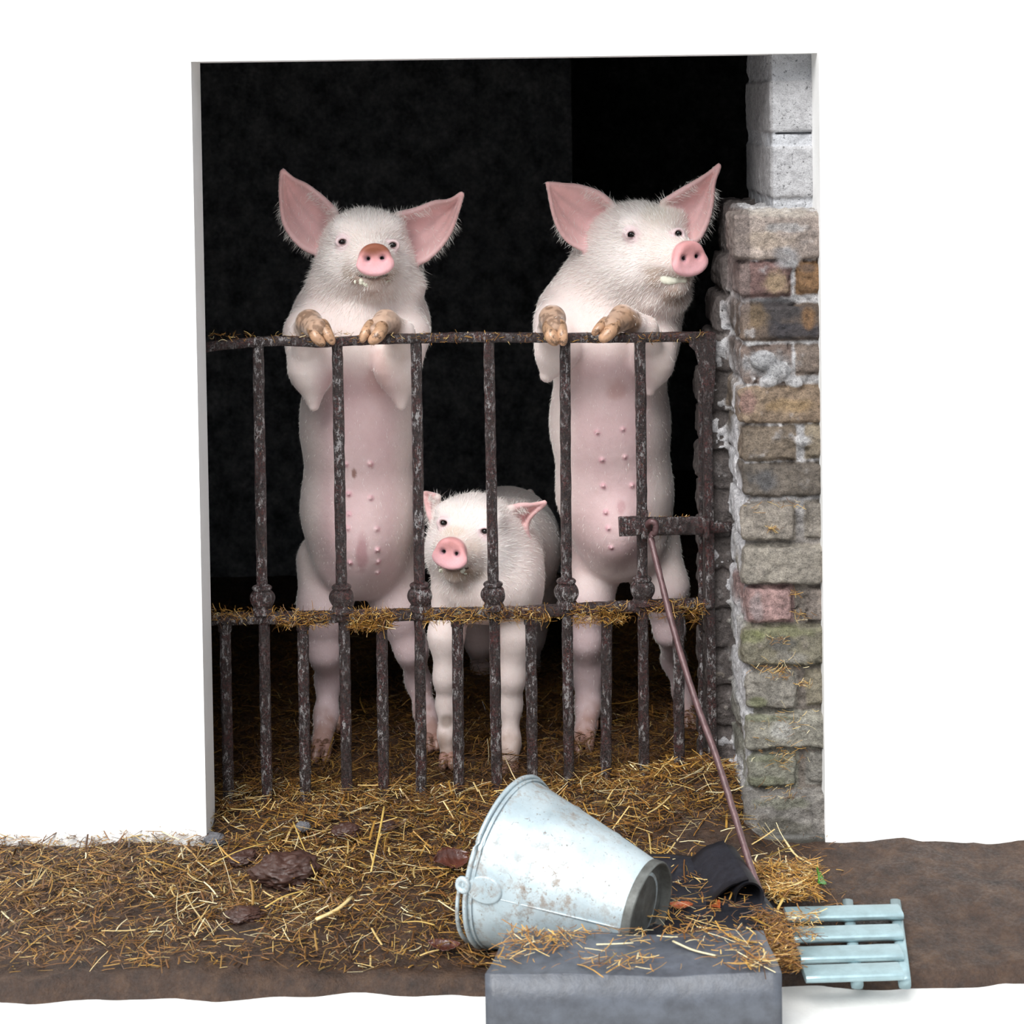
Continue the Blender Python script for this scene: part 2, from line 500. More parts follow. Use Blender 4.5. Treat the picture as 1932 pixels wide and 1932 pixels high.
STONE = mat_simple('grey_stone', (0.11, 0.11, 0.12), 0.6, 60, 0.8, 0.5)

H_PIG = 0.0034 if not QUICK else 0.006
H_WALL = 0.0030 if not QUICK else 0.006

# ------------------------------------------------------------------ setting: ground
def ground_z(x, y):
    """height of the muddy ground; y = D - 3.6"""
    x = np.asarray(x, float); y = np.asarray(y, float)
    P = np.stack([x, y, np.zeros_like(x)], -1)
    z = 0.020*fbm(P, 6.0, 3, 3)+0.006*fbm(P, 30.0, 2, 5)
    z = z-0.035*sstep(-0.15, -0.60, y)
    z = z+0.050*sstep(0.0, 0.30, x)*sstep(0.47, 0.40, x)*sstep(0.25, -0.05, y)*sstep(-0.32, -0.1, y)
    z = z+0.020*np.exp(-((y+0.02)/0.12)**2)
    z = z-0.055*sstep(-0.635+0.012*np.sin(x*17)+0.008*np.sin(x*41), -0.68, y)
    return z
def grid_mesh(name, x0, x1, y0, y1, step, zf, mat):
    xs = np.arange(x0, x1+step, step); ys = np.arange(y0, y1+step, step)
    X, Y = np.meshgrid(xs, ys, indexing='ij')
    V = np.stack([X, Y, zf(X, Y)], -1).reshape(-1, 3)
    nx, ny = X.shape
    I = np.arange(nx*ny).reshape(nx, ny)
    Q = np.stack([I[:-1, :-1], I[1:, :-1], I[1:, 1:], I[:-1, 1:]], -1).reshape(-1, 4)
    return link(name, me_from(name, V, Q), mat)
YFRONT = -0.68
gm = grid_mesh('floor', -1.7, 1.9, YFRONT, 2.4, 0.012 if not QUICK else 0.03, ground_z, MUD); tag(gm, kind='structure')
yard = grid_mesh('floor_yard', -6, 6, -1.75, YFRONT+0.06, 0.1, lambda x, y: -0.060+0.003*np.sin(x*3)*np.cos(y*2), CONCRETE); tag(yard, kind='structure')

unseen_mud = grid_mesh('floor_unseen_mud', -9, 9, -12, -1.40, 0.4, lambda x, y: -0.075+0*x, MUD); tag(unseen_mud, kind='structure')  # unseen dark ground, added to cut light bouncing onto the pigs

# dark inside of the sty
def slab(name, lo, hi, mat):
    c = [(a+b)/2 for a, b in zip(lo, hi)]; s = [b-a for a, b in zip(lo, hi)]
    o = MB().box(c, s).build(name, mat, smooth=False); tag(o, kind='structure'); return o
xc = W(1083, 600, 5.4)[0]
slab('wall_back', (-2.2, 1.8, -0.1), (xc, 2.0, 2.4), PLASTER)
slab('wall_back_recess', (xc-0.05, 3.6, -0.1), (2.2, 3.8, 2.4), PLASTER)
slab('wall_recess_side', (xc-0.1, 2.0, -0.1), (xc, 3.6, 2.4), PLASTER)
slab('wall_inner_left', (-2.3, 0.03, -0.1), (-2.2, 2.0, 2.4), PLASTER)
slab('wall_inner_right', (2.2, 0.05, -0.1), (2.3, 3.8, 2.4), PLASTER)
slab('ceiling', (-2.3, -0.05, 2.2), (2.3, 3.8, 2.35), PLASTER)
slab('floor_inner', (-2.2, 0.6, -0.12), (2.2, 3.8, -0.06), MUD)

# whitewashed front wall around the doorway
D_FRONT = 3.42
xl = W(376, 900, D_FRONT)[0]
xr = W(1548, 900, D_FRONT)[0]
ztop = W(966, 108, D_FRONT)[2]
slab('wall_front_left', (-4.5, D_FRONT-3.6, -0.1), (xl, D_FRONT-3.6+0.10, 2.7), WHITE)
slab('wall_front_right', (xr, D_FRONT-3.6-0.022, -0.1), (4.5, 0.24, 2.7), WHITE)
slab('wall_front_lintel', (xl, D_FRONT-3.6, ztop), (xr, D_FRONT-3.6+0.11, 2.7), WHITE)

# ------------------------------------------------------------------ brick pier
def build_pier():
    x_face = W(1378, 1000, 3.6)[0]                 # reveal of the doorway
    xj = W(1312, 1000, 3.85)[0]                    # rebate stop behind the gate
    lo = (xj-0.03, D_FRONT-3.6-0.03, -0.06); hi = (xr+0.02, 0.27, W(1400, 372, 3.5)[2]+0.03)
    v = Vol(lo, hi, H_WALL)
    sl, X, Y, Z = v.blk(lo, hi)
    P = np.stack([X, Y, Z], -1)
    n1 = fbm(P, 22, 2, 1); n2 = fbm(P, 75, 2, 8); n3 = fbm(P, 190, 1, 9)
    n2 = n2+0.45*n3; del n3
    del P
    yf = D_FRONT-3.6
    # bricks (front px extents x0,x1,y0,y1, colour, proud)
    rows = [
     (1388, 1700, 404, 487, (0.40, 0.325, 0.28), 0.004),
     (1396, 1490, 497, 558, (0.19, 0.105, 0.095), 0.0), (1506, 1700, 497, 552, (0.27, 0.14, 0.05), 0.0),
     (1403, 1700, 577, 640, (0.15, 0.105, 0.075), 0.0),
     (1406, 1492, 655, 722, (0.20, 0.145, 0.12), -0.010), (1506, 1700, 655, 705, (0.19, 0.145, 0.115), -0.004),
     (1403, 1700, 733, 797, (0.27, 0.19, 0.12), 0.0),
     (1408, 1498, 808, 868, (0.215, 0.165, 0.115), 0.0), (1524, 1700, 804, 862, (0.27, 0.22, 0.15), 0.0),
     (1408, 1700, 878, 935, (0.15, 0.125, 0.10), 0.002),
     (1402, 1498, 952, 1018, (0.29, 0.255, 0.21), 0.008), (1524, 1700, 950, 1015, (0.27, 0.24, 0.20), 0.0),
     (1404, 1700, 1032, 1100, (0.30, 0.27, 0.22), 0.010),
     (1420, 1494, 1110, 1172, (0.36, 0.215, 0.20), 0.006), (1526, 1700, 1112, 1172, (0.24, 0.20, 0.17), 0.0),
     (1396, 1700, 1184, 1255, (0.245, 0.225, 0.155), 0.004),
     (1410, 1500, 1272, 1335, (0.30, 0.28, 0.235), 0.006), (1526, 1700, 1270, 1330, (0.26, 0.23, 0.16), 0.0),
     (1411, 1700, 1347, 1412, (0.30, 0.29, 0.235), 0.008),
     (1411, 1504, 1426, 1487, (0.265, 0.265, 0.205), 0.004), (1526, 1700, 1426, 1480, (0.24, 0.23, 0.20), -0.006),
     (1402, 1700, 1496, 1578, (0.26, 0.245, 0.22), 0.012)]
    # core with mortar
    def boxd(lo_, hi_, r):
        c = [(a+b)/2 for a, b in zip(lo_, hi_)]; s = [(b-a)/2-r for a, b in zip(lo_, hi_)]
        qx, qy, qz = np.abs(X-c[0])-s[0], np.abs(Y-c[1])-s[1], np.abs(Z-c[2])-s[2]
        return np.sqrt(np.maximum(qx, 0)**2+np.maximum(qy, 0)**2+np.maximum(qz, 0)**2)+np.minimum(np.maximum(qx, np.maximum(qy, qz)), 0)-r
    ztop_p = W(1400, 398, D_FRONT)[2]
    zbot_p = W(1400, 1560, D_FRONT)[2]
    core = boxd((x_face+0.010, yf+0.011, zbot_p-0.01), (9, 0.25, ztop_p), 0.012)-0.007*n1-0.006*n2
    v.F[sl] = np.minimum(v.F[sl], core)
    # rebate stop: darker bricks one over the other
    zz = -0.02; jb = []
    hgt = 0.080
    topj = W(1312, 690, 3.85)[2]
    while zz < ztop_p-0.03:
        out = xj+random.uniform(-0.003, 0.006) if zz < topj-0.04 else xj+0.006+(zz-topj+0.04)*0.16
        jb.append((out, zz))
        d = boxd((out, 0.03, zz), (9, 0.25, zz+hgt-0.010), 0.012)-0.006*n1-0.004*n2
        v.F[sl] = np.minimum(v.F[sl], d)
        zz += hgt
    v.F[sl] = np.minimum(v.F[sl], np.maximum(boxd((xj+0.010, 0.04, -0.05), (9, 0.25, ztop_p-0.01), 0.01), xj+0.014+0.16*np.maximum(Z-topj+0.04, 0)-X)-0.005*n1)
    bx = []
    for i, (a, b, c, d_, col, proud) in enumerate(rows):
        p0 = W(a, (c+d_)/2, D_FRONT); p1 = W(b, (c+d_)/2, D_FRONT)
        z1 = W((a+min(b, 1540))/2, c, D_FRONT)[2]; z0 = W((a+min(b, 1540))/2, d_, D_FRONT)[2]
        jx = random.uniform(-0.004, 0.004)
        L = (p0[0] if a > 1450 else x_face+jx+(a-1400)*0.0006, yf-proud, z0); H = (p1[0], yf+0.10 if a <= 1450 else 0.2, z1)
        d = boxd(L, H, 0.008)-0.0050*n1-0.0036*n2
        v.comb(sl, d, 0.003)
        bx.append((L, H, col))
        if a <= 1450:                              # the same course running back along the reveal
            L2 = (x_face+jx*0.6+0.003, yf+0.112, z0+random.uniform(-.004, .004)); H2 = (x_face+0.1, 0.06, z1-0.002)
            d = boxd(L2, H2, 0.010)-0.0045*n1-0.003*n2
            v.comb(sl, d, 0.006)
            c2 = tuple(0.62*q+0.03 for q in col)
            bx.append((L2, H2, c2))
    # blobs of mortar left on the face
    for (px, py, r) in ((1492, 492, 16), (1478, 470, 12), (1440, 680, 18), (1470, 700, 16), (1450, 720, 12), (1500, 722, 12), (1512, 830, 13), (1392, 1555, 12), (1420, 1570, 17)):
        p = W(px, py, D_FRONT+0.004)
        v.ell(p, (M(r*1.3, 3.42), 0.012, M(r, 3.42)), 0.01)
    V, Q = v.mesh(1)
    # colour
    mort = np.array((0.50, 0.50, 0.51)); dirtm = np.array((0.17, 0.15, 0.13))
    N1 = fbm(V, 18, 3, 31)[:, None]; N2 = fbm(V, 60, 3, 32)[:, None]; N3 = fbm(V, 9, 2, 35)[:, None]
    h = V[:, 2:3]
    up = sstep(0.50, 0.72, h)
    c = mort*up+(dirtm*1.15)*(1-up)
    c = c*(1+0.5*N2)
    best = np.full(len(V), 9.0)
    for L, H, col in bx:
        L = np.array(L); H = np.array(H)
        q = np.maximum(np.maximum(L-V, V-H), 0); dd = np.linalg.norm(q, axis=1)
        w = sstep(0.0075, 0.0025, dd+0.004*N2[:, 0])[:, None]
        cg = np.array(col).mean(); col = tuple((np.array(col)*0.80+cg*0.20)*0.98)
        cc = np.array(col)*(1+0.40*N1+0.25*N2)
        c = c*(1-w)+cc*w
    px, py = PR(V)
    def patch(x, y, rx, ry, col, amt=1.0, ns=0.9):
        nonlocal c
        w = sstep(1.15, 0.55, np.sqrt(((px-x)/rx)**2+((py-y)/ry)**2)+ns*0.5*N2[:, 0]+0.2*N1[:, 0])*amt
        w = (w*(V[:, 1] < -0.1))[:, None]
        c = c*(1-w)+np.array(col)*w
    patch(1460, 588, 60, 30, (0.045, 0.045, 0.052), 0.8)
    patch(1500, 625, 60, 18, (0.040, 0.040, 0.05), 0.8); patch(1425, 600, 25, 30, (0.20, 0.14, 0.08), 0.7)
    patch(1525, 600, 14, 20, (0.28, 0.15, 0.06), 0.6)
    patch(1465, 532, 28, 26, (0.36, 0.27, 0.17), 0.85); patch(1525, 505, 20, 10, (0.12, 0.09, 0.08), 0.6)
    patch(1445, 455, 60, 20, (0.46, 0.38, 0.30), 0.6); patch(1480, 430, 40, 10, (0.50, 0.52, 0.54), 0.5)
    patch(1470, 400, 90, 12, (0.46, 0.42, 0.37), 0.8)
    patch(1450, 690, 60, 30, (0.30, 0.31, 0.32), 0.7); patch(1480, 485, 28, 22, (0.30, 0.30, 0.31), 0.8)
    patch(1412, 760, 18, 30, (0.33, 0.20, 0.18), 0.7); patch(1490, 765, 50, 16, (0.32, 0.22, 0.11), 0.6)
    patch(1445, 905, 30, 22, (0.085, 0.09, 0.10), 0.7); patch(1430, 1145, 14, 30, (0.33, 0.28, 0.28), 0.7)
    patch(1470, 1192, 70, 12, (0.19, 0.20, 0.10), 0.6); patch(1420, 1200, 24, 14, (0.20, 0.23, 0.08), 0.4)
    patch(1475, 1215, 26, 16, (0.13, 0.13, 0.13), 0.6); patch(1490, 1240, 36, 12, (0.36, 0.35, 0.33), 0.5)
    patch(1475, 1378, 24, 26, (0.50, 0.50, 0.47), 0.8); patch(1515, 1368, 18, 12, (0.46, 0.46, 0.42), 0.7)
    patch(1450, 1432, 40, 10, (0.13, 0.145, 0.08), 0.6); patch(1450, 1475, 50, 12, (0.17, 0.19, 0.11), 0.5)
    patch(1450, 1355, 60, 8, (0.19, 0.21, 0.12), 0.6); patch(1430, 1325, 20, 10, (0.20, 0.22, 0.10), 0.6)
    patch(1460, 1560, 80, 18, (0.13, 0.125, 0.10), 0.7); patch(1415, 1560, 24, 16, (0.40, 0.39, 0.37), 0.6)
    patch(1475, 1515, 50, 12, (0.17, 0.19, 0.11), 0.4)
    # plaster smears on the reveal, and a darker tone near its top
    rev = (V[:, 0] < x_face+0.02) & (V[:, 1] < 0.03)
    w = (rev*sstep(-0.40, 0.15, N3[:, 0]+0.5*N1[:, 0])*0.9*sstep(1.15, 0.9, V[:, 2])*(V[:, 1] > -0.165+0.02*N2[:, 0]))[:, None]
    c = c*(1-w)+np.array((0.62, 0.625, 0.65))*(1+0.3*N2)*w
    w = (rev*sstep(0.95, 1.05, V[:, 2])*0.7)[:, None]
    c = c*(1-w)+np.array((0.16, 0.13, 0.12))*(1+0.6*N1)*w
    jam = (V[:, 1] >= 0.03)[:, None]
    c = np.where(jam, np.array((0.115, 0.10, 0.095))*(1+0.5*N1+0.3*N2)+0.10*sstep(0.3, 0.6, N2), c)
    c = np.clip(c, 0.01, 0.9)
    o = link('wall_right', me_from('wall_right', V, Q, c), MASON)
    tag(o, kind='structure')
    return ztop_p
PIER_TOP = build_pier()

def build_blocks():
    yb = 3.48-3.6
    x0 = W(1453, 300, 3.48)[0]
    lo = (x0-0.03, yb-0.03, PIER_TOP-0.03); hi = (xr+0.02, 0.26, ztop+0.05)
    v = Vol(lo, hi, H_WALL)
    sl, X, Y, Z = v.blk(lo, hi)
    P = np.stack([X, Y, Z], -1)
    n1 = fbm(P, 26, 2, 41); n2 = fbm(P, 110, 2, 48); n2 = n2-1.3*np.maximum(fbm(P, 150, 1, 49)-0.35, 0)
    def boxd(lo_, hi_, r):
        c = [(a+b)/2 for a, b in zip(lo_, hi_)]; s = [(b-a)/2-r for a, b in zip(lo_, hi_)]
        qx, qy, qz = np.abs(X-c[0])-s[0], np.abs(Y-c[1])-s[1], np.abs(Z-c[2])-s[2]
        return np.sqrt(np.maximum(qx, 0)**2+np.maximum(qy, 0)**2+np.maximum(qz, 0)**2)+np.minimum(np.maximum(qx, np.maximum(qy, qz)), 0)-r
    v.F[sl] = np.minimum(v.F[sl], boxd((x0+0.004, yb+0.006, lo[2]), (9, 0.24, hi[2]+1), 0.006)-0.007*n1-0.003*n2)
    zs = [(152, 249), (276, 373)]
    for a, b in zs:
        z1 = W(1480, a, 3.48)[2]; z0 = W(1480, b, 3.48)[2]
        v.comb(sl, boxd((x0, yb, z0), (9, 0.24, z1), 0.004)-0.0010*n1-0.0014*n2, 0.004)
    # ragged mortar on the reveal and along the joints
    # dark gap under the first block
    z = W(1480, 251, 3.48)[2]
    v.comb(sl, boxd((x0+0.01, yb-0.02, z-0.0022), (9, yb+0.02, z+0.0015), 0.001), 0.0, 'sub')
    V, Q = v.mesh(1)
    N1 = fbm(V, 20, 3, 51)[:, None]; N2 = fbm(V, 110, 2, 52)[:, None]
    c = np.array((0.50, 0.50, 0.505))*(1+0.15*N1)+0*V
    for a, b in zs:
        z1 = W(1480, a, 3.48)[2]; z0 = W(1480, b, 3.48)[2]
        w = ((V[:, 2] > z0) & (V[:, 2] < z1))[:, None]
        c = np.where(w, np.array((0.46, 0.45, 0.445))*(1+0.10*N1+0.35*np.minimum(N2, 0.1)), c)
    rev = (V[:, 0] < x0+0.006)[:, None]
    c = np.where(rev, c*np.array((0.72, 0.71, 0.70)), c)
    o = link('wall_right_blocks', me_from('wall_right_blocks', V, Q, np.clip(c*np.array((0.98, 1.0, 1.04)), 0, 1)), BLOCK)
    tag(o, kind='structure')
build_blocks()

# ------------------------------------------------------------------ the iron gate
def sweep_rect(mb, pts, w, h, jit=0.0008, n=3):
    """bar of rectangular section: w deep, h tall, worn edges"""
    pts = [Vector(p) for p in pts]
    ring = []
    for i in range(n): ring.append((-1, -1+2*i/n))
    for i in range(n): ring.append((-1+2*i/n, 1))
    for i in range(n): ring.append((1, 1-2*i/n))
    for i in range(n): ring.append((1-2*i/n, -1))
    ring = [(a*(0.86 if abs(a) == 1 and abs(b) == 1 else 1), b*(0.86 if abs(a) == 1 and abs(b) == 1 else 1)) for a, b in ring]
    base = len(mb.v); m = len(pts); k = len(ring)
    for i, p in enumerate(pts):
        t = (pts[min(i+1, m-1)]-pts[max(i-1, 0)]).normalized()
        a = Vector((0, 1, 0)); a = (a-t*a.dot(t)).normalized(); b = t.cross(a).normalized()
        for (u, v_) in ring:
            mb.v.append(tuple(p+a*u*w/2+b*v_*h/2+Vector([random.uniform(-jit, jit) for _ in range(3)]))); mb.c.append((1, 1, 1))
    for i in range(m-1):
        for j in range(k):
            q = (j+1) % k
            mb.f.append((base+i*k+j, base+i*k+q, base+(i+1)*k+q, base+(i+1)*k+j))
    mb.f.append(tuple(base+j for j in reversed(range(k)))); mb.f.append(tuple(base+(m-1)*k+j for j in range(k)))

def G(px, py, off=0.0):
    return W(px, py, gateD(px)+off)
gate = empty('iron_gate', tuple(G(900, 1540)), 'rusty iron sty gate of upright bars with round collars, closed across the doorway', 'gate')
def poly(pts, n):
    return catmull([G(*p) for p in pts], n)
mb = MB(); sweep_rect(mb, poly([(350, 664), (396, 654), (470, 646), (540, 643), (600, 646), (700, 641), (800, 638), (900, 636), (1000, 637), (1100, 637.5), (1200, 637), (1345, 634)], 90), 0.024, 0.0195)
mb.build('top_rail', RUST, gate)
mb = MB(); sweep_rect(mb, poly([(350, 1170), (396, 1168), (500, 1166), (600, 1164), (700, 1161), (860, 1158), (1000, 1154), (1070, 1150), (1200, 1144), (1345, 1138)], 90), 0.028, 0.0225)
mb.build('lower_rail', RUST, gate)

def bar(pts, r, name='bar', n=12, swell=0.035):
    P = poly(pts, max(8, int(abs(pts[-1][1]-pts[0][1])/13)))
    rr = [r*(1+random.uniform(-swell, swell)) for _ in P]
    return MB().tube([tuple(p) for p in P], rr, n=n, jit=0.055).build(name, RUST, gate)
long_bars = [((487, 648), (491, 900), (495, 1120), (498, 1180), (502, 1400), (506, 1575)),
             ((636, 648), (640, 850), (645, 1120), (649, 1180), (653, 1400), (656, 1585)),
             ((785, 642), (788, 850), (791, 1110), (792, 1180), (794, 1400), (796, 1545)),
             ((922, 640), (926, 850), (931, 1110), (933, 1180), (936, 1400), (939, 1540)),
             ((1066, 640), (1067, 850), (1069, 1110), (1070, 1160), (1073, 1400), (1075, 1530)),
             ((1207, 640), (1210, 850), (1212, 1110), (1213, 1160), (1215, 1400), (1217, 1520)),
             ((330, 655), (336, 900), (342, 1120), (345, 1180), (350, 1400), (352, 1575))]
short_bars = [((424, 1172), (429, 1400), (433, 1570)), ((571, 1170), (575, 1400), (578, 1570)), ((720, 1168), (723, 1400), (726, 1570)),
              ((863, 1165), (865, 1400), (867, 1540)), ((1001, 1160), (1004, 1400), (1006, 1530)), ((1145, 1155), (1144, 1300), (1143, 1520)),
              ((1279, 1150), (1281, 1350), (1282, 1510))]
for b in long_bars: bar(b, M(10.6, 3.58))
for b in short_bars: bar(b, M(10.8, 3.58))

# collars: ring, leaf-carved ball, foot
def collar(cx, ytop, ybot):
    mb = MB()
    top = Vector(G(cx-1, ytop)); bot = Vector(G(cx+1, ybot))
    prof = [(0.0, 10.5), (0.03, 15), (0.07, 18.5), (0.12, 19.5), (0.17, 17.5), (0.20, 16), (0.25, 20), (0.33, 23.5), (0.43, 25.2), (0.54, 24.6), (0.64, 22), (0.72, 18.5), (0.76, 17), (0.79, 19), (0.84, 20.5), (0.92, 20.2), (0.97, 21), (1.0, 20)]
    n = 40; base = 0
    for (t, r) in prof:
        p = top.lerp(bot, t); rr = M(r, 3.58)
        for j in range(n):
            th = 2*math.pi*j/n
            leaf = abs(math.cos(th*2.5+0.35+cx))**0.55
            amp = 0.36*math.exp(-((t-0.46)/0.17)**2)
            k = rr*(1-amp+amp*leaf)*(1+random.uniform(-.012, .012))
            mb.v.append((p.x+k*math.cos(th), p.y+k*math.sin(th), p.z)); mb.c.append((1, 1, 1))
    for i in range(len(prof)-1):
        for j in range(n):
            q = (j+1) % n
            mb.f.append((i*n+j, i*n+q, (i+1)*n+q, (i+1)*n+j))
    mb.f.append(tuple(range(n))); mb.f.append(tuple((len(prof)-1)*n+j for j in range(n)))
    mb.build('collar', RUST, gate, sub=1)
for cx, a, b in ((495, 1103, 1159), (645, 1101, 1157), (792, 1098, 1153), (931, 1096, 1151), (1069, 1090, 1147), (1212, 1086, 1142), (343, 1104, 1160)): collar(cx, a, b)
# small rings under the lower rail
for b in ((571, 1180), (720, 1178), (863, 1174), (1001, 1170), (1145, 1165), (424, 1183)):
    MB().tube([tuple(G(b[0], b[1]-6)), tuple(G(b[0], b[1]+8))], M(13, 3.58), n=12, jit=0.05).build('socket', RUST, gate, bevel=0.001)

mb = MB(); sweep_rect(mb, poly([(1334, 628), (1335, 800), (1338, 1000), (1341, 1200), (1343, 1350), (1345, 1500)], 60), 0.022, 0.0185)
mb.build('end_post', RUST, gate)
mb = MB(); sweep_rect(mb, [tuple(G(1322, y, 0.012)) for y in np.linspace(650, 1480, 40)], 0.008, 0.009, 0.0005)
mb.build('inner_strip', RUST, gate)
# corner gusset
mb = MB()
gp = [(1300, 640), (1300, 652), (1311, 662), (1318, 690), (1324, 725), (1334, 762), (1346, 762), (1350, 700), (1351, 636), (1351, 628), (1310, 628)]
for off in (-0.0125, 0.0035):
    for p in gp: mb.v.append(tuple(G(p[0], p[1], off))); mb.c.append((1, 1, 1))
k = len(gp); mb.f = [tuple(range(k)), tuple(range(2*k-1, k-1, -1))]+[(i, k+i, k+(i+1) % k, (i+1) % k) for i in range(k)]
mb.build('corner_plate', RUST, gate, smooth=False, bevel=0.0015)

# latch
latch = empty('latch', tuple(G(1270, 995, -0.03)), label='flat sliding latch bar with bolt', ) ; adopt(latch, gate)
def lat(name, px0, py0, px1, py1, off, t, bev=0.0015, jit=0.0005):
    mb = MB(); p0 = G(px0, (py0+py1)/2, off); p1 = G(px1, (py0+py1)/2-2, off)
    sweep_rect(mb, [tuple(p0+(p1-p0)*i/14) for i in range(15)], t, M(py1-py0, 3.55), jit)
    o = MB.build(mb, name, RUST); o.parent = latch; o.matrix_parent_inverse = (Matrix.Translation(Vector(latch.location)-Vector(gate.location)+Vector(gate.location))).inverted()
    return o
def lchild(mb, name, **k):
    o = mb.build(name, RUST, None, **k); o.parent = latch
    o.matrix_parent_inverse = Matrix.Translation(-Vector(latch.location))
    return o
lat('latch_bar', 1172, 976, 1330, 1011, -0.020, 0.010)
lat('catch_box', 1168, 975, 1208, 1012, -0.022, 0.022)
lat('bolt', 1322, 986, 1380, 1006, -0.006, 0.016)
mb = MB(); sweep_rect(mb, [tuple(G(1216, y, -0.033)) for y in np.linspace(962, 1016, 10)], 0.010, 0.013); lchild(mb, 'strap')
mb = MB(); sweep_rect(mb, [tuple(G(1333, y, -0.024)) for y in np.linspace(978, 1014, 8)], 0.020, 0.011); lchild(mb, 'keeper')
p = Vector(G(1288, 996, -0.028)); lchild(MB().tube([p+Vector((0, 0.004, 0)), p+Vector((0, -0.006, 0))], 0.0085, n=14), 'rivet', bevel=0.001)

# rod hooked on the latch and leaning to the ground
rod = MB()
hook = [G(1224, 1000, -0.022), G(1222, 990, -0.038), G(1229, 984, -0.050), G(1237, 990, -0.052), G(1236, 1004, -0.050), G(1229, 1018, -0.050)]
foot = WZ(1470, 1778, -0.030)
top = G(1229, 1022, -0.050)
mids = [W(px, py, (top[1]+3.6)+((foot[1]+3.6)-(top[1]+3.6))*t) for (px, py, t) in ((1246, 1090, 0.085), (1273, 1195, 0.22), (1310, 1315, 0.375), (1352, 1430, 0.53), (1385, 1535, 0.665), (1412, 1622, 0.78), (1438, 1695, 0.885))]
P = catmull([*hook, *mids, foot], 90)
rod.tube([tuple(q) for q in P], [M(6.3, 3.45)*(1+random.uniform(-.05, .05)) for _ in P], n=10, jit=0.05)
o = rod.build('iron_rod', RODM); tag(o, 'long thin purple-rusted iron rod leaning from the gate latch to the ground', 'rod')

